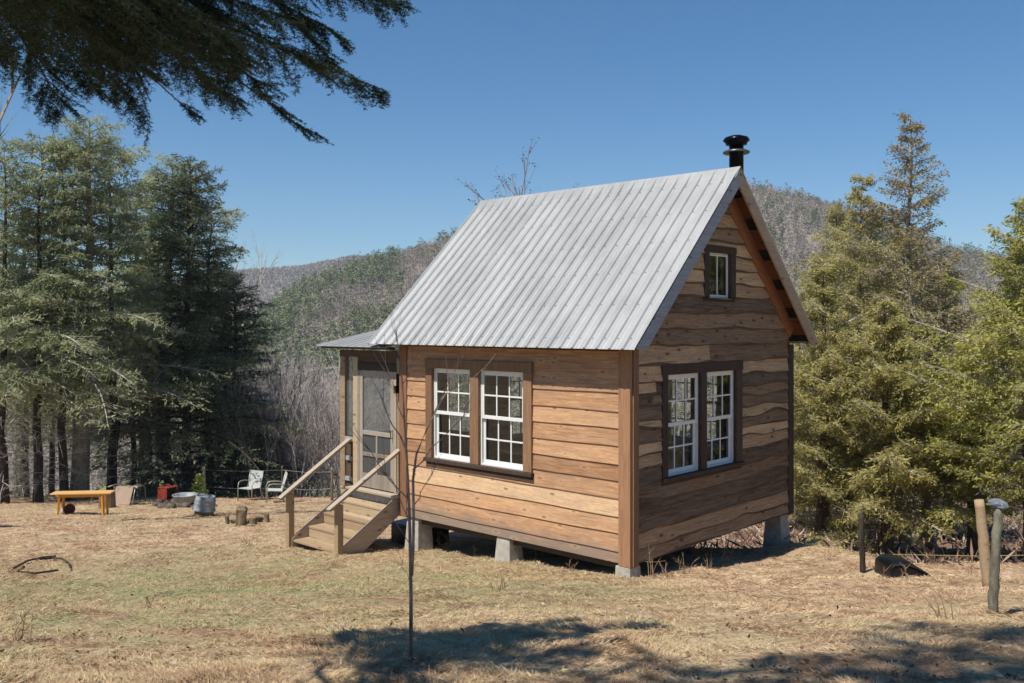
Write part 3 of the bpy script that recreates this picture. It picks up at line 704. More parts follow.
for a, b in ((PX + .132, -5.562), (-4.348, -LX - .052)):
    MB().poly([(a, .045, 1.09), (b, .045, 1.09), (b, .045, 2.42), (a, .045, 2.42)], [(0, 1, 2, 3)]).build('porch_screen', M['screen'], cab)
MB().poly([(PX + .05, .1, 1.09), (PX + .05, PD - .1, 1.09), (PX + .05, PD - .1, 2.6), (PX + .05, .1, 2.42)], [(0, 1, 2, 3)]).build('porch_screen', M['screen'], cab)
cbox('porch_panel', 'dark_wood', (PX + .02, PX + .08, .1, PD - .1, .262, 1.09)); cbox('porch_panel', 'dark_wood', (PX + .1, -LX - .06, PD - .06, PD - .02, .262, 1.0))
MB().poly([(PX + .1, PD - .05, 1.0), (-LX - .06, PD - .05, 1.0), (-LX - .06, PD - .05, 2.8), (PX + .1, PD - .05, 2.8)], [(0, 1, 2, 3)]).build('porch_screen', M['screen'], cab)
cbox('bracket', 'black_metal', (-4.40, -4.365, -.05, -.006, 2.0, 2.18), (-4.41, -4.355, -.09, -.02, 1.88, 1.999))
pr2 = MB(); xa, xb = -6.17, -LX - .05
n = 9
for k in range(n):
    a = xa + (xb - xa) * k / n; p_ = (xb - xa) / n
    xs = [(a, .02), (a + .02, .02), (a + .035, 0), (a + p_ - .015, 0), (a + p_, .02)]
    for (q0, h0), (q1, h1) in zip(xs[:-1], xs[1:]):
        zf = lambda y: 2.60 + (y + .3) * .186
        P = [(q0, -.3, zf(-.3) + h0), (q1, -.3, zf(-.3) + h1), (q1, 2.6, zf(2.6) + h1), (q0, 2.6, zf(2.6) + h0), (q0, -.3, zf(-.3) - .004), (q1, -.3, zf(-.3) - .004)]
        pr2.poly(P, [(0, 1, 2, 3), (0, 4, 5, 1)], .5)
pr2.build('porch_roof', M['roof_metal'], cab)
pb = MB()
for y0 in (-.24, .5, 1.3, 2.2): pb.box(xa + .05, xb - .02, y0, y0 + .12, 2.55 + (y0 + .3) * .186, 2.592 + (y0 + .3) * .186)
pb.build('porch_rafters', M['dark_wood'], cab)
dr = thing('screen_door', None, None); dr.parent = cab
cbox('door_frame', 'rail_wood', (-5.436, -5.385, -.012, .05, .30, 2.208), (-4.495, -4.444, -.012, .05, .30, 2.208), parent=dr)
mbd = MB(); a, b = -5.38, -4.50
for q in ((a, a + .085, -.01, .025, .315, 2.20), (b - .085, b, -.01, .025, .315, 2.20), (a + .085, b - .085, -.008, .023, 2.11, 2.20), (a + .085, b - .085, -.008, .023, 1.165, 1.235), (a + .085, b - .085, -.008, .023, .82, .88), (a + .085, b - .085, -.006, .02, .315, .54), (-4.96, -4.92, -.006, .02, .88, 1.165), (-4.96, -4.92, -.006, .02, .54, .82)): mbd.box(*q, rnd=random.random())
mbd.build('door_stiles', M['door_wood'], dr, bevel=.003)
MB().poly([(a + .05, .008, .4), (b - .05, .008, .4), (b - .05, .008, 2.15), (a + .05, .008, 2.15)], [(0, 1, 2, 3)]).build('door_screen', M['screen'], dr)
MB().tube([(-4.53, -.01, 1.28), (-4.53, -.05, 1.28), (-4.53, -.05, 1.16), (-4.53, -.01, 1.16)], .008, 6).build('door_handle', M['black_metal'], dr)
# stairs
st = thing('staircase', None, None); st.parent = cab; st['label'] = 'weathered wooden steps up to the screen door'
XL, XR = -5.60, -4.36
for k in range(4):
    z = -.40 + k * .172; y0 = -1.15 + k * .28
    cbox('tread', 'stair_wood', (XL + .04, XR - .04, y0, y0 + .14, z - .035, z), (XL + .04, XR - .04, y0 + .146, y0 + .285, z - .035, z), parent=st, bevel=.004)
    cbox('riser', 'stair_wood', (XL + .041, XR - .041, y0 + .288 if k < 3 else -.022, y0 + .306 if k < 3 else -.004, z + .001, z + .136), parent=st, bevel=0)
cbox('tread', 'rail_wood', (XL - .02, XR + .06, -.16, -.008, .265, .30), parent=st)
cbox('riser', 'grey_paint', (XL + .05, XR - .05, -.05, -.03, .12, .262), parent=st)
def stringer(x0, x1):
    pr_ = [(-1.17, -.62), (-1.17, -.38), (-.02, .29), (-.02, -.02), (-.95, -.62)]
    P = [(x, y, z) for x in (x0, x1) for y, z in pr_]; n = 5
    MB().poly(P, [tuple(range(n)), tuple(range(2 * n - 1, n - 1, -1))] + [(i, n + i, n + (i + 1) % n, (i + 1) % n) for i in range(n)], random.random()).build('stringer', M['rail_wood'], st)
stringer(XL, XL + .038); stringer(XR - .038, XR)
for x, zr_ in ((XL - .02, 1.06), (XR + .01, 1.0)):
    mb = MB(); mb.bar((x, -1.36, .255), (x, -.02, zr_), .10, .04, up=(0, 0, 1)); mb.build('handrail', M['rail_wood'], st, bevel=.004)
    for q, r_ in ((0, .09),):
        MB().box(x - .045, x + .045, -1.22, -1.12, gz(x, -1.15) - .1, .31, .4).build('newel_post', M['corner_wood'] if 0 else M['stair_wood'], st, bevel=.004)
# inside the cabin
tb = thing('interior_table', 'small yellow topped table seen through the right front window', 'table', (-2.32, .47, .19))
MB().box(-.32, .32, -.2, .2, .92, .965).build('tabletop', M['yellow_wood'], tb)
for i in (-1, 1):
    for j in (-1, 1): MB().box(i * .28 - .02, i * .28 + .02, j * .16 - .02, j * .16 + .02, -.07, .92).build('leg', M['dark_wood'], tb)
cb = thing('kitchen_cupboard', 'pale cupboard inside the cabin behind the yellow table', 'cupboard', (-1.3, 3.6, .12))
MB().box(-.5, .5, -.3, .3, 0, .85).build('carcass', M['white_paint'], cb); MB().box(-.53, .53, -.33, .33, .851, .89).build('worktop', M['grey_paint'], cb)
for i in (-1, 1): MB().box(i * .24 - .22, i * .24 + .22, -.33, -.302, .05, .8).build('door', M['grey_paint'], cb)
sv_ = thing('wood_stove', 'black iron stove inside the cabin beneath the flue', 'stove', (-.55, 3.2, .12))
MB().box(-.25, .25, -.22, .22, .2, .75).build('firebox', M['iron'], sv_, bevel=.02)
for i in (-1, 1):
    for j in (-1, 1): MB().box(i * .2 - .02, i * .2 + .02, j * .17 - .02, j * .17 + .02, 0, .2).build('leg', M['iron'], sv_)

# ------------------------------------------------------------------ near lawn cover
def lawn():
    g = np.random.default_rng(21); N = 700000
    d = np.exp(g.uniform(math.log(3.3), math.log(31), N)); u = g.uniform(-60, 1090, N); s_ = (u - 512) / FPX * d
    ok = d < edge_d(s_) + .3; d = d[ok]; s_ = s_[ok]
    X = CAM[0] + RT[0] * s_ + FW[0] * d; Y = CAM[1] + RT[1] * s_ + FW[1] * d
    ok = ~((X > -4.1) & (X < -.1) & (Y > .3) & (Y < 4.1)); X = X[ok]; Y = Y[ok]; d = d[ok]; n = len(X)
    clump = vnoise(X * 3, Y * 3) + vnoise(X * 9, Y * 9)
    keep = g.random(n) < np.clip(.55 + clump, .12, 1); X, Y, d, clump = X[keep], Y[keep], d[keep], clump[keep]; n = len(X)
    Z = terrain(X, Y) + .004; P = np.stack([X, Y, Z], 1)
    a = 6.28 * vnoise(X * 1.1, Y * 1.1) * 2 + g.normal(0, 1.0, n); el = np.clip(g.normal(.14, .16, n) + .3 * np.maximum(clump, -.2), .02, 1.2)
    D = np.stack([np.cos(a) * np.cos(el), np.sin(a) * np.cos(el), np.sin(el)], 1)
    Nn = np.stack([g.normal(0, .5, n), g.normal(0, .5, n), np.ones(n)], 1)
    sc = np.clip(d / 7, .6, 3) ** .7
    V, F = cards(P, D, Nn, g.uniform(.03, .085, n) * sc ** .5, g.uniform(.003, .006, n) * sc)
    tag(link('grass', mesh_np('grass', V, F, np.clip(g.normal(.5, .28, n), 0, 1)), M['blade']), 'matted dry straw grass covering the clearing', 'grass', None, 'stuff')
    n = 6000; d = np.exp(g.uniform(math.log(3.3), math.log(18), n)); u = g.uniform(-60, 1090, n); s_ = (u - 512) / FPX * d
    ok = d < edge_d(s_); d = d[ok]; s_ = s_[ok]; n = len(d)
    ok = g.random(n) < np.clip(.35 + 1.6 * vnoise(s_ * .9, d * .9), .04, 1); d = d[ok]; s_ = s_[ok]; n = len(d)
    X = CAM[0] + RT[0] * s_ + FW[0] * d; Y = CAM[1] + RT[1] * s_ + FW[1] * d; P = np.stack([X, Y, terrain(X, Y) + .015], 1)
    D = rnd_unit(g, n); D[:, 2] *= .3; V, F = cards(P, D, np.array([0, 0, 1.]) + g.normal(0, .5, (n, 3)), g.uniform(.015, .05, n), g.uniform(.008, .028, n))
    m = farmat('fallen_leaf', [(0, L(70, 48, 38)), (.6, L(120, 84, 62)), (.9, L(150, 116, 90)), (1, L(190, 176, 160))], .8)
    tag(link('fallen_leaves', mesh_np('fallen_leaves', V, F, g.random(n)), m), 'brown fallen leaves scattered over the dry grass', 'leaves', None, 'stuff')
    # litter and scrub beyond the lawn edge
    n = 60000; d = g.uniform(12, 60, n); u = g.uniform(-60, 1090, n); s_ = (u - 512) / FPX * d
    ok = d > edge_d(s_) + .1; d = d[ok]; s_ = s_[ok]; n = len(d)
    X = CAM[0] + RT[0] * s_ + FW[0] * d; Y = CAM[1] + RT[1] * s_ + FW[1] * d; P = np.stack([X, Y, terrain(X, Y) + .01], 1)
    D = rnd_unit(g, n); D[:, 2] = np.abs(D[:, 2]) * .6; V, F = cards(P, D, rnd_unit(g, n) + [0, 0, 1], g.uniform(.1, .45, n), g.uniform(.015, .06, n))
    tag(link('brush_litter', mesh_np('brush_litter', V, F, g.random(n)), farmat('litter', [(0, L(76, 60, 50)), (.5, L(132, 108, 92)), (1, L(178, 160, 142))])), 'brown twigs and leaf litter on the bank beyond the grass', 'brush', None, 'stuff')
lawn()
# ------------------------------------------------------------------ far forest
def far_forest():
    g = np.random.default_rng(8); N = 60000
    d = np.sqrt(g.uniform(70 ** 2, 900 ** 2, N)); u = g.uniform(-60, 1120, N)
    yc, dc = crest(u); ok = d < dc + 25
    dens = np.where(d < 280, .5, 1.0); ok &= g.random(N) < dens * .44
    d = d[ok]; u = u[ok]
    s_ = (u - 512) / FPX * d; X = CAM[0] + RT[0] * s_ + FW[0] * d; Y = CAM[1] + RT[1] * s_ + FW[1] * d; Z = terrain(X, Y); n = len(X)
    vy = HY - (Z + 5 - CAM[2]) / d * FPX; yc, dc = crest(u)
    band2 = np.interp(u, [200, 300, 400, 480, 600], [392, 362, 340, 322, 300]); nz = fbm(X / 45, Y / 45, 3)
    pc = .09 + .5 * (nz > .26) + .75 * (np.abs(vy - band2 + 18 * nz) < 24) * (u < 560) + .62 * ((vy - yc) < 26 + 30 * nz) * (u < 400) * (u > 235)
    con = g.random(n) < pc
    out = []; outc = []; rb = []; rc_ = []
    idx = np.where(~con)[0]; K = 56
    H = g.uniform(9, 14, len(idx)); tone = np.clip(g.normal(.48, .13, len(idx)) + .45 * fbm(X[idx] / 40, Y[idx] / 40, 3), 0, 1)
    P0 = np.repeat(np.stack([X[idx], Y[idx], Z[idx]], 1), K, 0); Hk = np.repeat(H, K); t = g.uniform(.2, .85, len(Hk)); m = len(Hk)
    az = g.uniform(0, 6.28, m); rr = g.uniform(0, .13, m) * Hk
    P = P0 + np.stack([np.cos(az) * rr, np.sin(az) * rr, t * Hk], 1)
    D = np.stack([np.cos(az) * .8, np.sin(az) * .8, g.uniform(.1, 1.4, m)], 1)
    sc = np.repeat(np.clip(d[idx] / 500, .25, 1.3), K)
    V, F = cards(P, D, rnd_unit(g, m) * .6 - FW[None] * .5, g.uniform(.7, 2.0, m), g.uniform(.2, .5, m) * sc); out.append((V, F)); rb.append(np.clip(np.repeat(tone, K) + g.normal(0, .07, m), 0, 1))
    Vt, Ft = cards(np.stack([X[idx], Y[idx], Z[idx]], 1), np.array([[0, 0, 1.]]) + g.normal(0, .04, (len(idx), 3)), np.repeat(-FW[None], len(idx), 0), H * .95, np.clip(d[idx] / 500, .25, 1) * .35)
    out.append((Vt, Ft)); rb.append(np.clip(g.normal(.85, .1, len(idx)), 0, 1))
    V, F = cat(out); tag(link('far_bare_woods', mesh_np('far_bare_woods', V, F, np.concatenate(rb)), M['far_bare']), 'grey leafless woods covering the far hillsides', 'forest', None, 'stuff')
    idx = np.where(con)[0]; K = 60; H = g.uniform(9, 17, len(idx)); P0 = np.repeat(np.stack([X[idx], Y[idx], Z[idx]], 1), K, 0); Hk = np.repeat(H, K); m = len(Hk)
    t = g.uniform(.1, 1, m) ** .85; az = g.uniform(0, 6.28, m); tp = np.repeat(g.uniform(.6, 1.2, len(idx)), K); r = (1 - t) ** tp * .19 * Hk * g.uniform(.2, 1, m)
    P = P0 + np.stack([np.cos(az) * r, np.sin(az) * r, t * Hk], 1); D = np.stack([np.cos(az), np.sin(az), g.uniform(-.5, .6, m)], 1)
    V, F = cards(P, D, np.array([[0, 0, 1.]]) + g.normal(0, .6, (m, 3)), g.uniform(.8, 2.2, m), g.uniform(.5, 1.2, m))
    tone = np.clip(g.normal(.5, .18, len(idx)), 0, 1)
    tag(link('far_conifers', mesh_np('far_conifers', V, F, np.clip(np.repeat(tone, K) * .8 + g.uniform(-.1, .3, m), 0, 1)), M['far_conifer']), 'green pines and hemlocks mixed into the grey hillside woods', 'forest', None, 'stuff')
    # the most distant ridge
    n = 9000; d = g.uniform(1150, 1760, n); u = g.uniform(140, 420, n); s_ = (u - 512) / FPX * d; X = CAM[0] + RT[0] * s_ + FW[0] * d; Y = CAM[1] + RT[1] * s_ + FW[1] * d; Z = terrain(X, Y)
    K = 7; P = np.repeat(np.stack([X, Y, Z], 1), K, 0); m = len(P); P[:, 2] += g.uniform(0, 9, m); P[:, 0] += g.normal(0, 3, m); P[:, 1] += g.normal(0, 3, m)
    V, F = cards(P, np.array([[0, 0, 1.]]) + g.normal(0, .5, (m, 3)), rnd_unit(g, m), g.uniform(3, 6, m), g.uniform(1, 2.5, m))
    tag(link('distant_ridge_woods', mesh_np('distant_ridge_woods', V, F, np.clip(g.normal(.45, .2, m), 0, 1)), M['far_bare']), 'hazy bare woods on the most distant ridge', 'forest', None, 'stuff')
far_forest()
# ------------------------------------------------------------------ air
def haze():
    pts = [W(-1500, -20), W(1500, -20), W(1500, 1900), W(-1500, 1900)]
    P = [(p[0], p[1], z) for z in (-500, 260) for p in pts]
    o = MB().poly(P, [(3, 2, 1, 0), (4, 5, 6, 7), (0, 1, 5, 4), (1, 2, 6, 5), (2, 3, 7, 6), (3, 0, 4, 7)]).build('haze', None)
    m = bpy.data.materials.new('haze'); m.use_nodes = True; n = m.node_tree; n.nodes.remove(n.nodes['Principled BSDF'])
    v = n.nodes.new('ShaderNodeVolumePrincipled'); v.inputs['Color'].default_value = (.80, .90, 1, 1); v.inputs['Density'].default_value = 2.0e-4
    n.links.new(v.outputs[0], n.nodes['Material Output'].inputs['Volume']); o.data.materials.append(m); tag(o, None, None, None, 'stuff')
HAZE = True
if HAZE: haze()
# ------------------------------------------------------------------ hemlock stand on the left
HM = []
hsh = lambda t: (1 - t) ** .5 * (.78 + .22 * math.sin(7 * t + 1))
def place(proto, u, d, sc=1.0, rz=0, label=None, copy=True, sx=1.0, dz=0):
    o = copy_tree(proto) if copy else proto
    o.location = gud(u, d) + Vector((0, 0, dz)); o.scale = (sc * sx, sc * sx, sc); o.rotation_euler = (0, 0, rz)
    if label: o['label'] = label
    return o
GH = 'hemlocks standing along the left edge of the clearing'
hA = conifer('hemlock_tree', 'thick grey lichen covered hemlock trunk behind the yellow bench', gud(80, 29.5), (M['bark_grey'], M['twig'], M['hemlock']), GH, seed=1, H=12.4, Rr=4.0, clear=3.9, nb=105, r0=.30, per=9, shape=hsh, twl=.5, skip=.12, dead=.9, lean=(.35, .3))
hB = conifer('hemlock_tree', 'slim dark hemlock trunk just left of the yellow bench', gud(38, 28.5), (M['bark_dark'], M['twig'], M['hemlock']), GH, seed=2, H=11.6, Rr=3.2, clear=3.6, nb=88, r0=.15, per=9, shape=hsh, twl=.5, skip=.1, dead=1.8)
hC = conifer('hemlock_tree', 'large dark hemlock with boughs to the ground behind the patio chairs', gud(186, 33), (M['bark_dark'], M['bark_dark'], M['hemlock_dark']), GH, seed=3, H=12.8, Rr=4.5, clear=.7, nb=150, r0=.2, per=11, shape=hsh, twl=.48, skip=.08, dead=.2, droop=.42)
place(hA, 80, 29.5, copy=False, rz=.2)
place(hB, 64, 29.0, 1.0, 2.0, 'dark hemlock trunk directly left of the thick grey lichen covered one')
place(hB, 4, 28.0, .95, 1.1, 'dark hemlock trunk at the far left edge behind the clearing')
place(hB, 112, 31.0, 1.04, 3.9, 'slim hemlock right of the thick grey trunk with low lit sprays', sx=1.15)
place(hC, 236, 35.5, .74, 1.0, 'lower dark hemlock forming the right end of the stand', sx=1.45)
place(hA, 146, 35, .99, 4.1, 'full crowned hemlock closing the gap above the beige chair', sx=1.0, dz=.4)
place(hA, 163, 34, 1.04, 1.4, 'pale topped hemlock rising over the red metal box', dz=.6)
place(hB, 208, 36, 1.06, 5.7, 'hemlock with ragged top right of the tall ones', sx=1.2, dz=.6)
place(hA, 22, 36, 1.02, 2.4, 'background hemlock behind the two left dark trunks')
place(hA, -45, 30, 1.0, 4.4, 'hemlock half cut off by the left edge of the photo')
place(hC, 212, 42, .98, 2.6, 'hemlock deep in the stand behind the galvanised tub', sx=.8, dz=1)
place(hB, 52, 38, .9, 2.9, 'thin background hemlock trunk between the two dark trunks', dz=1)
place(hB, 133, 33, .72, 5.2, 'small hemlock leaning over the beige fallen chair', sx=1.1)
# bare leaning tree top left
def bare(name, label, loc, mat, group=None, cat_='tree', parts=('trunk', ), leafmat=None, **kw):
    t = thing(name, label, cat_, loc, 0, group); b, lf = bare_meshes(**kw); link('branches', b, mat, t)
    if lf: link('leaves', lf, leafmat, t)
    return t
bare('bare_tree', 'tall leaning leafless tree at the upper left corner', gud(-50, 18), M['bark_pale'], seed=15, H=12.5, r0=.13, lev=4, kids=4, spread=.45, lean=(.03, .03), fork=.35)
bare('bare_tree', 'pale leafless tree crown rising behind the hemlocks at their right', gud(196, 38), M['twig'], seed=6, H=10.8, r0=.10, lev=4, kids=4, spread=.5, fork=.35)
bare('deciduous_tree', 'small tree top with dark leaves showing above the roof ridge', gud(560, 30), M['sap_bark'], seed=7, H=9.9, r0=.12, lev=4, kids=4, spread=.45, leafn=3, leafmat=M['leaf'])
# ------------------------------------------------------------------ bare thicket beyond the slope
GT = 'bare grey saplings in the thicket left of the porch'
gp = random.Random(9)
protos = [bare('bare_sapling', 'leafless grey sapling in the thicket between the hemlocks and the porch', (0, 0, 0), M['twig'], GT, seed=30 + i, H=9, r0=.06, lev=3, kids=7, spread=.45, trunks=2, fork=.25) for i in range(3)]
for i in range(92):
    u = gp.uniform(232, 352); d = gp.uniform(33, 62); p = protos[i % 3]
    ztop = CAM[2] + (HY - gp.uniform(352, 440)) / FPX * d; loc = gud(u, d); h = (ztop - loc.z) * .86
    o = p if i < 3 else copy_tree(p); o.location = loc; k = h / 9; o.scale = (k * 1.1, k * 1.1, k); o.rotation_euler = (0, 0, gp.uniform(0, 6))
GT2 = 'bare grey trees behind the cedars on the right'
for i in range(34):
    u = gp.uniform(760, 1080); d = gp.uniform(30, 62); p = protos[i % 3]
    ztop = CAM[2] + (HY - gp.uniform(265, 370)) / FPX * d; loc = gud(u, d); h = (ztop - loc.z) * .78
    o = copy_tree(p); o.location = loc; k = h / 9; o.scale = (k, k, k); o.rotation_euler = (0, 0, gp.uniform(0, 6)); o['group'] = GT2; o['label'] = 'leafless grey tree in the woods behind the cedars on the right'
# ------------------------------------------------------------------ cedars on the right
GC = 'cedars on the bank right of the cabin'
ck = dict(leaf=(.085, .028), droop=.12, lift=.25, pw=.85, twl=.36)
csh = lambda t: (1 - t) ** .6 * (.75 + .35 * math.sin(3 * t + .5))
def cedar(label, u, d, top, Rr, clear, nb, seed, mat='cedar', per=15, dead=.5, r0=.15, bk='bark_cedar', **k):
    loc = gud(u, d); H = CAM[2] + (HY - top) / FPX * d - loc.z; kw = dict(ck); kw.update(k)
    return conifer('cedar_tree', label, loc, (M[bk], M['twig'], M[mat]), GC, seed=seed, H=H, Rr=Rr, clear=clear, nb=int(nb * .9), per=int(per * 1.9), dead=dead, r0=r0, shape=csh, **kw)
tallsh = lambda t: (.95 - .45 * t if t < .45 else (1 - t) ** .8 * 1.25) * 1.0
def tall(label, u, d, top, Rr, clear, nb, seed, per, r0, mat):
    loc = gud(u, d); H = CAM[2] + (HY - top) / FPX * d - loc.z
    return conifer('cedar_tree', label, loc, (M['bark_pale'], M['twig'], M[mat]), GC, seed=seed, H=H, Rr=Rr, clear=clear, nb=int(nb * 1.35), per=int(per * 1.7), dead=1.4, r0=r0, shape=tallsh, leaf=(.08, .028), droop=.10, lift=.18, twl=.36)
tall('tallest thin cedar with a sparse brown tinged top', 914, 21, 117, 1.75, 1.6, 105, 41, 11, .15, 'cedar_top')
tall('second tallest sparse cedar, left of the tallest one', 862, 22, 178, 1.6, 1.2, 105, 42, 15, .13, 'cedar')
cedar('bright green cedar cut off by the right edge of the photo', 1034, 14.5, 205, 2.0, 1.2, 120, 43, 'cedar_green', 17, leaf=(.075, .03))
cedar('yellow green cedar nearest the cabin back corner', 822, 18.5, 262, 1.8, .3, 110, 44, per=17)
cedar('bushy cedar directly behind the black tub', 885, 17.5, 310, 1.8, .8, 120, 45, per=17)
cedar('cedar behind the two leaning wooden posts', 975, 17, 345, 1.6, .9, 110, 46, 'cedar_green', per=16)
cedar('mid height cedar behind the second tallest one', 842, 26, 205, 2.5, .8, 130, 47, per=15)
cedar('broad cedar left of the pale leaning trunk', 900, 25, 225, 2.5, 1.0, 130, 48, per=15)
cedar('low cedar in the gap left of the bright green one', 948, 22, 262, 2.0, .7, 110, 49, per=15)
cedar('background cedar closest to the cabin gable', 800, 27, 290, 2.0, .4, 110, 50, per=15)
pt = thing('dead_tree', 'pale dead trunk leaning beside the cedar behind the black tub', 'tree', gud(936, 17.6))
MB().tube([(0, 0, -.2), (-.12, -.1, .6), (-.16, -.14, 1.2), (-.22, -.2, 2.2), (-.2, -.2, 4.0)], [.11, .10, .09, .07, .03], 8).build('trunk', M['bark_pale'], pt, sm=True)
# ------------------------------------------------------------------ hemlock beside the camera with the bough hanging into view
def near_hemlock():
    base = W(-2.1, -.1); base[2] = gz(base[0], base[1])
    t = thing('hemlock_tree', 'dark hemlock whose near bough hangs across the upper left sky', 'tree', tuple(base), 0, None)
    T, limb, crown = conifer_meshes(seed=61, H=15, Rr=2.3, clear=6.4, nb=38, r0=.22, per=5, dead=.1, leaf=(.2, .06))
    T.build('trunk', M['bark_dark'], t, sm=True); link('limbs', limb, M['bark_dark'], t); link('crown', crown, M['hemlock_near'], t)
    g = np.random.default_rng(77); DD_ = 4.1
    def q(u, v, d): return CAM + RT * ((u - 512) / FPX * d) + FW * d + np.array([0, 0, (HY - v) / FPX * d]) - base
    root = np.array([0, 0, 4.6])
    mains = [[(-260, -260), (60, -90), (280, -25), (398, 4)], [(-220, -190), (100, -30), (290, 52), (384, 90)], [(-220, -170), (60, -10), (210, 62), (302, 128)],
             [(-200, -150), (40, 0), (120, 50), (190, 112)], [(-200, -150), (-20, -10), (30, 50), (62, 112)], [(-260, -140), (-60, -60), (-30, 20), (-10, 50)],
             [(-200, -230), (60, -110), (220, -30), (338, 34)], [(-220, -210), (20, -70), (150, 10), (262, 84)], [(-200, -200), (0, -60), (70, 10), (120, 92)],
             [(-160, -260), (100, -120), (240, -60), (350, -8)], [(-240, -180), (-20, -60), (90, -10), (180, 36)], [(-160, -200), (60, -80), (190, 0), (240, 60)], [(-160, -200), (80, -70), (200, 4), (318, 66)],
             [(-100, -160), (40, -60), (150, 0), (225, 40)], [(-100, -120), (60, -30), (160, 40), (232, 100)], [(-200, -160), (-10, -20), (60, 40), (92, 84)], [(-60, -200), (120, -60), (210, -10), (300, 22)], [(-60, -160), (60, -20), (110, 20), (150, 118)], [(-60, -200), (160, -80), (250, -20), (330, 60)]]
    S0 = []; S1 = []; A0 = []; A1 = []; fine = []
    for mi, ctl in enumerate(mains):
        dd = [2.6, 3.6, 4.1, 4.4]; off = g.uniform(-.45, .45)
        c = [q(a, b, d_ + off) for (a, b), d_ in zip(ctl, dd)]
        n = 22; pts = []
        for i in range(n):
            f = i / (n - 1) * 3; k = min(int(f), 2); f -= k; p0 = c[max(k - 1, 0)]; p1 = c[k]; p2 = c[k + 1]; p3 = c[min(k + 2, 3)]
            pts.append(.5 * ((2 * p1) + (-p0 + p2) * f + (2 * p0 - 5 * p1 + 4 * p2 - p3) * f * f + (-p0 + 3 * p1 - 3 * p2 + p3) * f ** 3))
        pts = np.array(pts)
        if mi % 3 == 0: S0.append(root); S1.append(pts[0]); A0.append(.03); A1.append(.014)
        for i in range(n - 1): r = .012 * (1 - i / n) + .0015; S0.append(pts[i]); S1.append(pts[i + 1]); A0.append(r); A1.append(r * .94)
        for i in range(5, n):
            fr = i / (n - 1); tdir = pts[min(i + 1, n - 1)] - pts[i - 1]; tdir /= np.linalg.norm(tdir)
            for sg in (-1, 1):
                for rep_ in range(3):
                    if vnoise(np.array([pts[i][0] * 5 + mi * 3.1]), np.array([pts[i][2] * 5 + sg * 7]))[0] < -.14: continue
                    side = np.cross(tdir, [0, 0, 1.]); side /= np.linalg.norm(side)
                    dv = tdir * g.uniform(.5, 1) + side * sg * g.uniform(.3, .9) + np.array([0, 0, g.normal(-.10, .2)]); dv /= np.linalg.norm(dv)
                    ln = (.36 * (1.12 - fr) + .08) * g.uniform(.6, 1.2); p = pts[i] + (pts[i - 1] - pts[i]) * g.random(); m_ = 5; prev = p; sub = [p]
                    for j in range(m_): dv = dv + np.array([0, 0, -.06]) + g.normal(0, .05, 3); dv /= np.linalg.norm(dv); nx = prev + dv * ln / m_; S0.append(prev); S1.append(nx); A0.append(.0016); A1.append(.0011); fine.append((prev, nx)); prev = nx; sub.append(nx)
                    for j in range(1, m_ + 1):
                        for s2 in (-1, 1):
                            sd2 = np.cross(dv, [0, 0, 1.]) * s2; d2 = dv * .8 + sd2 * g.uniform(.5, .9) + g.normal(0, .15, 3) + [0, 0, -.1]; d2 /= np.linalg.norm(d2)
                            l2 = ln * .33 * (1.15 - j / m_) * g.uniform(.6, 1.2) + .012; e = sub[j] + d2 * l2; fine.append((sub[j], e)); S0.append(sub[j]); S1.append(e); A0.append(.0008); A1.append(.0006)
        fine += [(pts[i], pts[i + 1]) for i in range(8, n - 1)]
    V, F = prisms(S0, S1, A0, A1, 3); link('limbs', mesh_np('bough_limbs', V, F), M['bark_dark'], t)
    a = np.array([f[0] for f in fine]); b = np.array([f[1] for f in fine]); ln = np.linalg.norm(b - a, axis=1); k = np.maximum(2, (ln / .0042)).astype(int)
    idx = np.repeat(np.arange(len(a)), k); f = g.random(len(idx)); P = a[idx] + (b - a)[idx] * f[:, None]; dv = (b - a)[idx] / ln[idx][:, None]
    side = np.cross(dv, [0, 0, 1.]) + 1e-4; side /= np.linalg.norm(side, axis=1, keepdims=True); sg = np.where(g.random(len(idx)) < .5, -1, 1)[:, None]
    D = dv * .45 + side * sg + g.normal(0, .28, (len(idx), 3)); V, F = cards(P, D, np.array([[0, 0, 1.]]) + g.normal(0, .4, (len(idx), 3)), g.uniform(.014, .025, len(idx)), g.uniform(.004, .0062, len(idx)))
    link('crown', mesh_np('bough_needles', V, F, g.random(len(idx))), M['hemlock_near'], t)['label'] = 'dark drooping bough of fine needles'
    print('bough needles', len(idx))
near_hemlock()
# ------------------------------------------------------------------ things on the lawn, left
CR = YAW    # turning by CR lines a thing's x axis up with the slope contour seen from the steps
def onlawn(name, label, cat_, u, v, rz=0, group=None):
    p, d = gat(u, v); return thing(name, label, cat_, p, CR + rz, group), d
t, d = onlawn('bench', 'yellow wooden bench table standing on the grass below the hemlocks', 'bench', 83, 514.5, .10); k = d / FPX
hh = 22.5 * k; ln = 58 * k; dp = .40
MB().box(-ln / 2, ln / 2, -dp / 2, dp / 2, hh - .035, hh, .7).build('tabletop', M['yellow_wood'], t, bevel=.006)
for x in (-20.5 * k, 20.5 * k):
    for y in (-dp / 2 + .05, dp / 2 - .05): MB().bar((x * 1.06, y * 1.1, -.08), (x, y, hh - .036), .06, .05).build('leg', M['yellow_side'], t)
for y in (-dp / 2 + .05, dp / 2 - .05): MB().box(-20 * k, 20 * k, y - .015, y + .015, hh - .11, hh - .038).build('apron', M['yellow_side'], t)
t, d = onlawn('pan', 'round dark pan tipped on its side under the yellow bench', 'pan', 70, 514, .3)
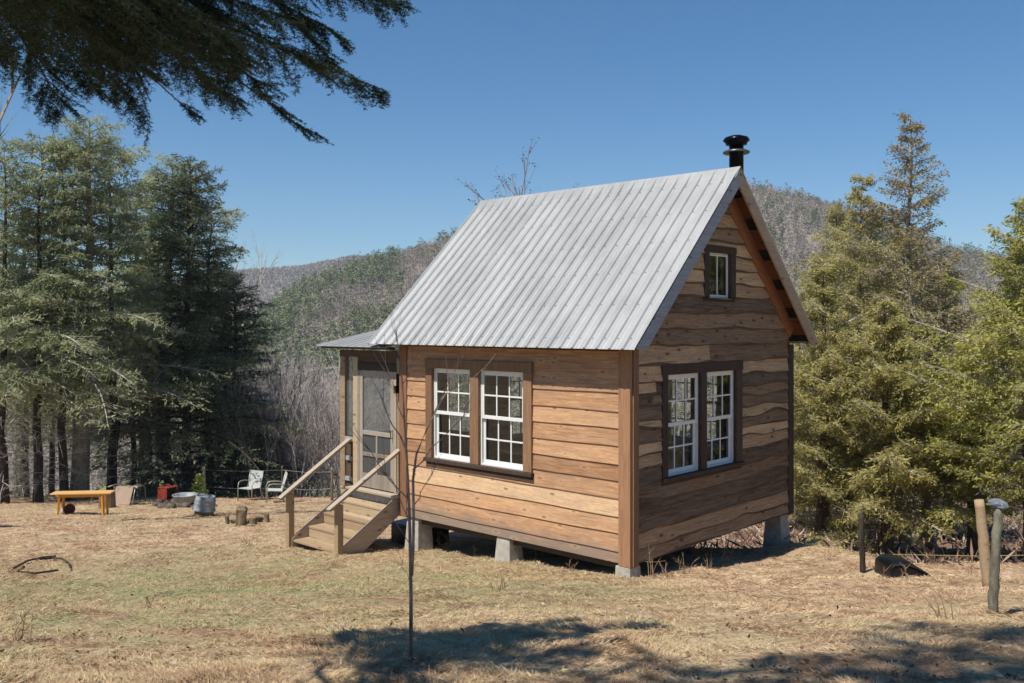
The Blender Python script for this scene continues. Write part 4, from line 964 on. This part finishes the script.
mb = MB().lathe([(0, 0), (.10, .01), (.13, .07), (.14, .07), (.11, -.01), (0, -.02)], 18); mb.xform(Matrix.Translation((0, 0, .11)) @ Matrix.Rotation(R(70), 4, 'X')); mb.build('bowl', M['rust'], t, sm=True)
t, d = onlawn('stone', 'pale stone lying left of the pan under the yellow bench', 'stone', 64.5, 514, .3)
def rock(mb, sx, sy, sz, seed, n=10, c=(0, 0, 0)):
    g = random.Random(seed); pr_ = []
    for i in range(7): a = math.pi * i / 6; pr_.append((math.sin(a) * (1 + g.uniform(-.1, .1)), -math.cos(a)))
    b = len(mb.v); mb.lathe([(max(r_, .02), z) for r_, z in pr_], n, jit=lambda k_, z: .16 * math.sin(k_ * 1.9 + seed) + .1 * math.cos(k_ * 3.1 + z * 4 + seed))
    mb.v[b:] = [(c[0] + x * sx, c[1] + y * sy, c[2] + z * sz) for x, y, z in mb.v[b:]]; return mb
rock(MB(), .10, .09, .10, 3, c=(0, 0, .06)).build('boulder', M['concrete'], t, sm=True)
t, d = onlawn('stump', 'squat grey green block stump behind the right end of the yellow bench', 'stump', 107, 507.5, .2)
MB().lathe([(.24, -.1), (.23, 0), (.21, .42), (.20, .44), (0, .445)], 14, jit=lambda k_, z: .05 * math.sin(k_ * 2.3)).build('block', M['log'], t, sm=False)
t, d = onlawn('lawn_chair', 'beige lawn chair tipped forward with its fabric back showing', 'chair', 124, 504.5, -.15); k = d / FPX
mb = MB(); a, b = -10 * k, 9 * k
mb.poly([(a, -.12, .02), (b - .03, -.12, .02), (b, .06, 17.5 * k), (a - .0, .06, 17.5 * k), (a, -.10, .02), (b - .03, -.10, .02), (b, .08, 17.5 * k), (a, .08, 17.5 * k)], [(0, 1, 2, 3), (7, 6, 5, 4), (0, 4, 5, 1), (1, 5, 6, 2), (2, 6, 7, 3), (3, 7, 4, 0)]); mb.build('backrest', M['beige'], t)
MB().poly([(a, .09, 17 * k), (b, .09, 17 * k), (b, .55, 15 * k), (a, .55, 15 * k), (a, .09, 17.5 * k), (b, .09, 17.5 * k), (b, .55, 15.6 * k), (a, .55, 15.6 * k)], [(0, 1, 2, 3), (7, 6, 5, 4), (0, 4, 5, 1), (1, 5, 6, 2), (2, 6, 7, 3), (3, 7, 4, 0)]).build('seat', M['beige'], t)
for x in (a - .05, b + .06):
    MB().tube([(x + (.18 if x > 0 else -.12), -.1, 17.5 * k), (x, .0, 19 * k), (x, .35, 18.5 * k), (x, .6, 14 * k), (x, .62, -.03)], .018, 6).build('armrest', M['alu'], t, sm=True)
    MB().tube([(x, -.12, -.02), (x, .07, 18 * k)], .016, 6).build('leg', M['alu'], t, sm=True)
# fire ring
t, d = onlawn('metal_box', 'rusty red metal box with a dark open side standing on the fire ring stones', 'box', 168, 502.5, -.45); k = d / FPX
w_ = 7 * k; h_ = 15 * k
mb = MB(); mb.box(-w_, w_ * .8, -w_, -w_ + .02, .12, h_); mb.box(-w_, -w_ + .02, -w_ + .02, w_, .12, h_); mb.box(-w_ + .02, w_ * .8, w_ - .02, w_, .12, h_); mb.box(-w_ + .02, w_ * .8, -w_ + .02, w_ - .02, .12, .14); mb.box(-w_ - .01, w_ * .8 + .01, -w_ - .01, w_ + .01, h_, h_ + .03)
mb.build('shell', M['red_metal'], t, bevel=.008); MB().box(w_ * .3, w_ * .34, -w_ + .03, w_ - .03, .16, h_ - .03).build('inner_plate', M['iron'], t)
MB().tube([(-w_ * .5, 0, h_ + .03), (-w_ * .4, 0, h_ + .09), (w_ * .4, 0, h_ + .09), (w_ * .5, 0, h_ + .03)], .014, 6).build('handle', M['red_metal'], t)
MB().bar((w_ * .95, w_ * .9, .05), (w_ * .9, w_ * .7, h_ + .01), .03, .03).build('corner_rod', M['rust'], t)
GR = 'stones and log ends ringing the fire pit'
for i, (u, v, sx, sz) in enumerate([(156.5, 506, .16, .11), (163, 508, .17, .10), (171, 508.5, .19, .11), (179, 508, .16, .09), (186, 507, .15, .09), (160, 503.5, .14, .1), (190, 504.5, .16, .1), (176, 503, .2, .1)]):
    p, d = gat(u, v); o = rock(MB(), sx, sx * .8, sz, i + 5, c=(0, 0, sz * .5)).build('stone', M['stone'], sm=True, loc=p); o.rotation_euler = (0, 0, i)
    tag(o, ['dark stone at the left end of the fire ring', 'long dark stone second from the left in the front of the fire ring', 'largest front stone of the fire ring under the red box', 'front stone of the fire ring right of the red box', 'fire ring stone in front of the low grey basin', 'back stone of the fire ring left of the red box', 'fire ring stone touching the galvanised tub', 'flat stone beneath the red metal box'][i], 'stone', GR)
t, d = onlawn('basin', 'low blue grey metal basin between the red box and the larger tub', 'basin', 185, 505.5); k = d / FPX
MB().lathe([(0, .10), (.28, .10), (.30, .12), (.35, .30), (.365, .31), (.36, .33), (.34, .31), (.28, .14), (0, .13)], 24).build('bowl', M['zinc'], t, sm=True)
t, d = onlawn('stump', 'weathered stump under the upturned galvanised tub', 'stump', 204, 516, .1); k = d / FPX
mb = MB().lathe([(.24, -.1), (.23, 0), (.21, 7.5 * k), (0, 7.6 * k)], 14, jit=lambda k_, z: .06 * math.sin(k_ * 2.1)); mb.build('block', M['log'], t)
p2 = t.location.copy(); t = thing('washtub', 'galvanised washtub turned upside down on the stump', 'tub', p2 + Vector((0, 0, 6.6 * k)), CR)
r_ = 10.5 * k; h_ = 13.5 * k
mb = MB().lathe([(r_ * 1.07, -.01), (r_ * 1.07, .02), (r_ * 1.0, .03), (r_ * .985, h_ * .45), (r_ * 1.0, h_ * .48), (r_ * .97, h_ * .51), (r_ * .96, h_ * .7), (r_ * .97, h_ * .73), (r_ * .94, h_ * .76), (r_ * .89, h_), (r_ * .84, h_ + .01), (r_ * .82, h_ - .02), (0, h_ - .02)], 28)
mb.xform(Matrix.Rotation(R(8), 4, 'Y')); mb.build('tub_body', M['zinc'], t, sm=True)
for sg in (-1, 1): MB().tube([(sg * r_, -.07, h_ * .30), (sg * (r_ + .05), -.06, h_ * .26), (sg * (r_ + .05), .06, h_ * .26), (sg * r_, .07, h_ * .30)], .012, 6).build('handle', M['zinc'], t)
for (u, v, h_, r_, lb, nm) in ((240.5, 526, .44, .13, 'upright dark split log standing behind the stair newel', 'log'), (227, 524, .20, .05, 'small broken stick upright left of the split log', 'log'), (253, 523.5, .15, .09, 'charred log end right of the split log', 'log'), (267, 522.5, .20, .06, 'forked wood scrap nearest the stair newel', 'log')):
    p, d = gat(u, v); h_ *= d / 20; r_ *= d / 20; mb = MB().lathe([(r_, -.05), (r_ * .95, h_ * .5), (r_ * 1.0, h_ * .9), (r_ * .6, h_ * 1.02), (0, h_)], 9, jit=lambda k_, z: .2 * math.sin(k_ * 2.7 + z * 3)); mb.xform(Matrix.Rotation(R(random.Random(int(u)).uniform(-12, 12)), 4, 'Y'))
    tag(mb.build(nm, M['log'], loc=p), lb, 'log', 'split logs lying in the grass beside the steps')
for (u0, v0, u1, v1, r_, lb) in ((230, 522, 245, 524, .07, 'log lying flat left of the upright split log'), (244, 524.5, 262, 520.5, .06, 'dark curved log lying right of the upright split log')):
    a_, d = gat(u0, v0); b_, _ = gat(u1, v1); o = MB().tube([(0, 0, .04), tuple((b_ - a_) * .5 + Vector((0, 0, .08))), tuple(b_ - a_ + Vector((0, 0, .04)))], [r_, r_ * .9, r_ * .8], 8).build('log', M['log'], loc=a_); tag(o, lb, 'log', 'split logs lying in the grass beside the steps')
def patio(label, u, v, rz, s_):
    t, d = onlawn('patio_chair', label, 'chair', u, v, rz, 'metal patio chairs at the far edge of the lawn'); t.scale = (s_,) * 3
    MB().poly([(-.24, -.22, .40), (.24, -.22, .40), (.24, .2, .37), (-.24, .2, .37), (-.24, -.22, .42), (.24, -.22, .42), (.24, .2, .39), (-.24, .2, .39)], [(0, 1, 2, 3), (7, 6, 5, 4), (0, 4, 5, 1), (1, 5, 6, 2), (2, 6, 7, 3), (3, 7, 4, 0)]).build('seat', M['sling'], t)
    MB().poly([(-.24, .2, .39), (.24, .2, .39), (.23, .36, .92), (-.23, .36, .92), (-.24, .22, .38), (.24, .22, .38), (.23, .38, .91), (-.23, .38, .91)], [(0, 1, 2, 3), (7, 6, 5, 4), (0, 4, 5, 1), (1, 5, 6, 2), (2, 6, 7, 3), (3, 7, 4, 0)]).build('backrest', M['sling'], t)
    for x in (-.28, .28):
        MB().tube([(x, -.26, -.05), (x, -.25, .50), (x, -.20, .60), (x, -.1, .63), (x, .12, .62), (x, .25, .58)], .016, 6).build('armrest', M['alu'], t, sm=True)
        MB().tube([(x * .93, .30, -.05), (x * .93, .2, .38), (x * .93, .36, .93)], .016, 6).build('leg', M['alu'], t, sm=True)
    MB().tube([(-.26, -.24, .40), (.26, -.24, .40)], .014, 6).build('crossbar', M['alu'], t); return t
patio('grey patio chair facing the camera left of the other one', 250, 500, -.4, 1.0); patio('grey patio chair turned sideways just left of the handrail', 275, 502.5, -1.25, 1.0)
def post(name, label, u, v, top, r_, mat, lean=0, cat_='post', group=None, sides=8):
    p, d = gat(u, v); h_ = (v - top) / FPX * d; t = thing(name, label, cat_, p, CR, group); g = random.Random(int(u))
    MB().tube([(lean * q * h_ + g.uniform(-.006, .006), g.uniform(-.006, .006), -.1 * (q == 0) + q * h_) for q in np.linspace(0, 1, 13)], [r_ * (1.08 - .16 * q) * (1 + g.uniform(-.04, .05)) for q in np.linspace(0, 1, 13)], sides).build('post_shaft', M[mat], t, sm=True); return t, h_, d
# wire fence at the back of the lawn
GF = 'thin posts of the wire fence behind the lawn'
fz = []
for (u, v, top, r_, mat, lb) in ((204, 498, 466, .05, 'rail_wood', 'brown wooden fence post behind the galvanised tub'), (140, 500, 477, .02, 'wire', 'thin metal fence post right of the beige lawn chair'), (282, 500, 466, .022, 'wire', 'thin pale fence post behind the patio chairs'), (332, 500, 468, .045, 'log', 'grey wooden fence post behind the left handrail')):
    t, h_, d = post('fence_post', lb, u, v, top, r_, mat, group=GF); fz.append((u, t.location.copy(), h_))
fz.sort(key=lambda q_: q_[0])
for i, fr in enumerate((.88, .35)):
    pts = []
    for j in range(len(fz)):
        pts.append(fz[j][1] + Vector((0, 0, fz[j][2] * fr)))
        if j < len(fz) - 1: pts.append((fz[j][1] + fz[j + 1][1]) / 2 + Vector((0, 0, (fz[j][2] + fz[j + 1][2]) / 2 * fr - .05)))
    o0 = pts[0].copy(); o = MB().tube([tuple(q_ - o0) for q_ in pts], .005, 5).build('fence_wire', M['wire'], loc=o0); tag(o, ('upper' if i == 0 else 'lower') + ' strand of fence wire behind the patio chairs', 'wire')
# seedling
p, d = gat(199, 499.5); g = np.random.default_rng(3); n = 420; tt = g.random(n) ** .8; a_ = g.uniform(0, 6.28, n); rr = (1 - tt) * .32 * g.random(n)
P = np.stack([np.cos(a_) * rr, np.sin(a_) * rr, .08 + tt * .75], 1); V, F = cards(P, np.stack([np.cos(a_), np.sin(a_), g.uniform(-.1, .6, n)], 1), rnd_unit(g, n), g.uniform(.05, .13, n), g.uniform(.02, .04, n))
t = thing('conifer_seedling', 'small bright yellow green seedling behind the galvanised tub', 'plant', p); MB().tube([(0, 0, -.05), (0.01, 0, .4), (0, 0, .8)], [.015, .01, .004], 5).build('stem', M['sap_bark'], t); link('needles', mesh_np('needles', V, F, g.random(n)), M['seedling'], t)
# fallen branch
a_, d = gat(14, 571); g = random.Random(4); t = thing('fallen_branch', 'thin dark fallen branch curled on the left lawn', 'branch', a_)
mb = MB()
for pl_ in ([(14, 571), (28, 563), (44, 559.5), (56, 558.5)], [(36, 562), (52, 560), (62, 561), (69, 566), (70, 571)], [(22, 575), (36, 576), (58, 573)]):
    mb.tube([tuple(gat(u, v)[0] - a_ + Vector((0, 0, .035))) for u, v in pl_], [.016, .014, .012, .01, .008][:len(pl_)], 6)
mb.build('branch_wood', M['bark_dark'], t)
# black tub under the steps
o = thing('storage_tub', 'dark plastic tub pushed under the porch behind the steps', 'tub', (-4.75, .75, gz(-4.75, .75)))
MB().box(-.42, .42, -.28, .28, -.1, .30).build('tub_body', M['black_plastic'], o, bevel=.03); MB().box(-.44, .44, -.30, .30, .301, .345).build('lid', M['teal_plastic'], o, bevel=.015)
# ------------------------------------------------------------------ right side things
p, d = gat(903, 575.5); k = d / FPX; t = thing('feed_tub', 'black rubber tub lying upturned in the weeds below the cedars', 'tub', p + Vector((0, 0, -.03)), CR)
prof = [(-21, 0), (-20.5, 16), (-17, 20.5), (-5, 21), (4, 17.5), (12, 12.5), (18, 7), (21, 0)]
P = [(x * k, y, z * k * (1 if abs(y) < .2 else .82)) for y in (-.26, -.17, .17, .26) for x, z in prof]; n = len(prof)
MB().poly(P, [(j * n + i, j * n + i + 1, (j + 1) * n + i + 1, (j + 1) * n + i) for j in range(3) for i in range(n - 1)] + [tuple(range(n))[::-1], tuple(range(3 * n, 4 * n))]).build('tub_shell', M['black_plastic'], t, bevel=.02, sm=True)
MB().tube([(x * k * 1.02, -.27, z * k * .84 + .01) for x, z in prof[1:7]], .014, 6).build('rim', M['iron'], t, sm=True)
post('fence_post', 'dark upright fence post left of the black upturned tub', 863, 572.5, 514, .035, 'bark_dark', -.03)
t, h1, d1 = post('leaning_log_post', 'smooth tan log post leaning left beside the post with a rock', 988, 586, 500, .055, 'stair_wood', -.10, sides=12)
t, h2, d2 = post('log_post', 'mossy bark covered post with a grey rock on its top', 992.5, 613, 507, .036, 'bark_grey', .055, sides=12)
o = thing('rock', 'grey rock balanced on top of the mossy post', 'rock', t.location + Vector((RT[0] * .055 * h2, RT[1] * .055 * h2, h2 + .02)), CR)
mb = rock(MB(), .075, .055, .045, 12, 9); mb.xform(Matrix.Rotation(R(16), 4, 'Y')); mb.build('boulder', M['post_stone'], o)
a_, _ = gat(893, 572); b_, _ = gat(1060, 573); zz = Vector((0, 0, .22)); o = MB().tube([(0, 0, 0), tuple((b_ - a_) * .5 + Vector((0, 0, -.01))), tuple(b_ - a_ + Vector((0, 0, .02)))], .004, 5).build('string_line', M['rope'], loc=a_ + zz); tag(o, 'thin yellowish cord stretched low behind the two leaning posts', 'cord')
# ------------------------------------------------------------------ sapling in front of the cabin
p, d = gat(411, 663); t = thing('sapling', 'young bare sapling with two thin stems in front of the steps', 'sapling', p, CR); k = d / FPX
def sp(u, v, y=0): return ((u - 411) * k, y, (663 - v) * k)
mb = MB().tube([sp(411, 668), sp(411, 640), sp(411, 600), sp(410.5, 560), sp(409.5, 520), sp(408, 480), sp(405, 430), sp(402, 380), sp(396, 330)], [.016, .011, .0100, .0092, .0082, .0072, .0058, .004, .002], 8); mb.build('stem', M['sap_bark'], t, sm=True)
MB().tube([sp(412, 575, -.01), sp(414, 545, -.03), sp(414, 510, -.02), sp(413, 480, 0), sp(416, 455, .02), sp(426, 430, .05), sp(440, 400, .08), sp(452, 375, .1)], [.008, .0078, .0072, .0068, .006, .0045, .0032, .0015], 8).build('stem', M['sap_bark'], t, sm=True)
g = random.Random(12)
def twig(u0, v0, u1, v1, r_=.0035, y=0, sub=3):
    mb = MB(); n = 6; pts = []
    for i in range(n + 1):
        f = i / n; pts.append(sp(u0 + (u1 - u0) * f + g.uniform(-2, 2) * (0 < i < n), v0 + (v1 - v0) * f - 8 * math.sin(f * 2) * f + g.uniform(-2, 2) * (0 < i < n), y * f))
    mb.tube(pts, [r_ * (1 - .75 * i / n) for i in range(n + 1)], 5)
    for _ in range(sub):
        i = g.randint(2, n - 1); q_ = Vector(pts[i]); dv = (Vector(pts[i + 1]) - q_).normalized(); dv = (dv + Vector((g.uniform(-.9, .9), g.uniform(-.8, .8), g.uniform(0, .9)))).normalized(); L_ = g.uniform(.06, .22); mb.tube([tuple(q_), tuple(q_ + dv * L_ * .5), tuple(q_ + dv * L_ + Vector((0, 0, .02)))], [r_ * .5, r_ * .4, r_ * .2], 4)
    mb.build('twig', M['sap_bark'], t)
for a_ in ((406, 450, 362, 388, .0045, .3), (409, 500, 356, 430, .004, -.2), (413, 470, 470, 420, .0045, .2), (404, 420, 372, 345, .003, .1), (426, 430, 470, 352, .0035, -.1), (409, 520, 376, 478, .003, .25), (414, 505, 444, 462, .003, -.25), (402, 385, 425, 345, .0025, .1), (410, 545, 382, 520, .0025, .1), (440, 400, 486, 378, .0025, .2), (398, 345, 388, 318, .002, 0), (411, 590, 398, 570, .002, .1)): twig(*a_)
# dry weeds at the cabin foot
GW = 'dry weed stalks growing at the foot of the cabin'
wg = random.Random(31)
spots = [(438, 546, 22, 'two pale dry weed stalks in front of the left pier'), (447, 550, 18, 'thin dry weeds left of the middle pier'), (474, 556, 14, 'low dry weed close to the middle pier left side'), (534, 563, 12, 'short dry weeds right of the middle pier'), (572, 572, 14, 'dry weeds left of the corner pier'), (650, 577, 36, 'tallest dry weed leaning right beside the corner pier'), (668, 577, 20, 'tangled dry weeds right of the corner pier'), (684, 574, 26, 'dry weeds under the left gable window'), (706, 569, 22, 'dry weeds under the right gable window'), (722, 564, 20, 'dry weeds near the back pier'), (880, 582, 20, 'dry weed in front of the black tub'), (905, 580, 24, 'crooked dry weed over the right end of the black tub'), (500, 590, 26, 'single dry stalk on the lawn left of the corner'), (945, 620, 34, 'thin dry stalk left of the mossy post'), (20, 640, 40, 'dry weed at the bottom left of the lawn'), (966, 575, 22, 'dry weed tuft left of the leaning log post'), (250, 545, 12, 'low reddish weed tuft left of the steps'), (150, 606, 14, 'reddish weed tuft in the middle of the left lawn')]
for u, v, hp, lb in spots:
    p, d = gat(u, v); H_ = hp / FPX * d; mb = MB()
    for j in range(wg.randint(4, 8)):
        a0 = wg.uniform(0, 6.28); ln = H_ * wg.uniform(.4, 1.0); sp_ = wg.uniform(.05, .7); b_ = Vector((wg.uniform(-.06, .06), wg.uniform(-.06, .06), -.02)); pts = [b_]
        for q_ in (.35, .7, 1): pts.append(b_ + Vector((math.cos(a0) * sp_ * ln * q_ ** 1.5, math.sin(a0) * sp_ * ln * q_ ** 1.5, ln * q_ * (1 - .25 * sp_ * q_))))
        mb.tube([tuple(x) for x in pts], [.005, .004, .003, .0015], 4)
        for _ in range(2):
            q0 = pts[2]; e = q0 + Vector((wg.uniform(-.3, .3), wg.uniform(-.3, .3), wg.uniform(0, .4))) * ln; mb.tube([tuple(q0), tuple(e)], [.0025, .0012], 4)
    tag(mb.build('dry_weed', M['dry_stem'], loc=p), lb, 'weed', GW)
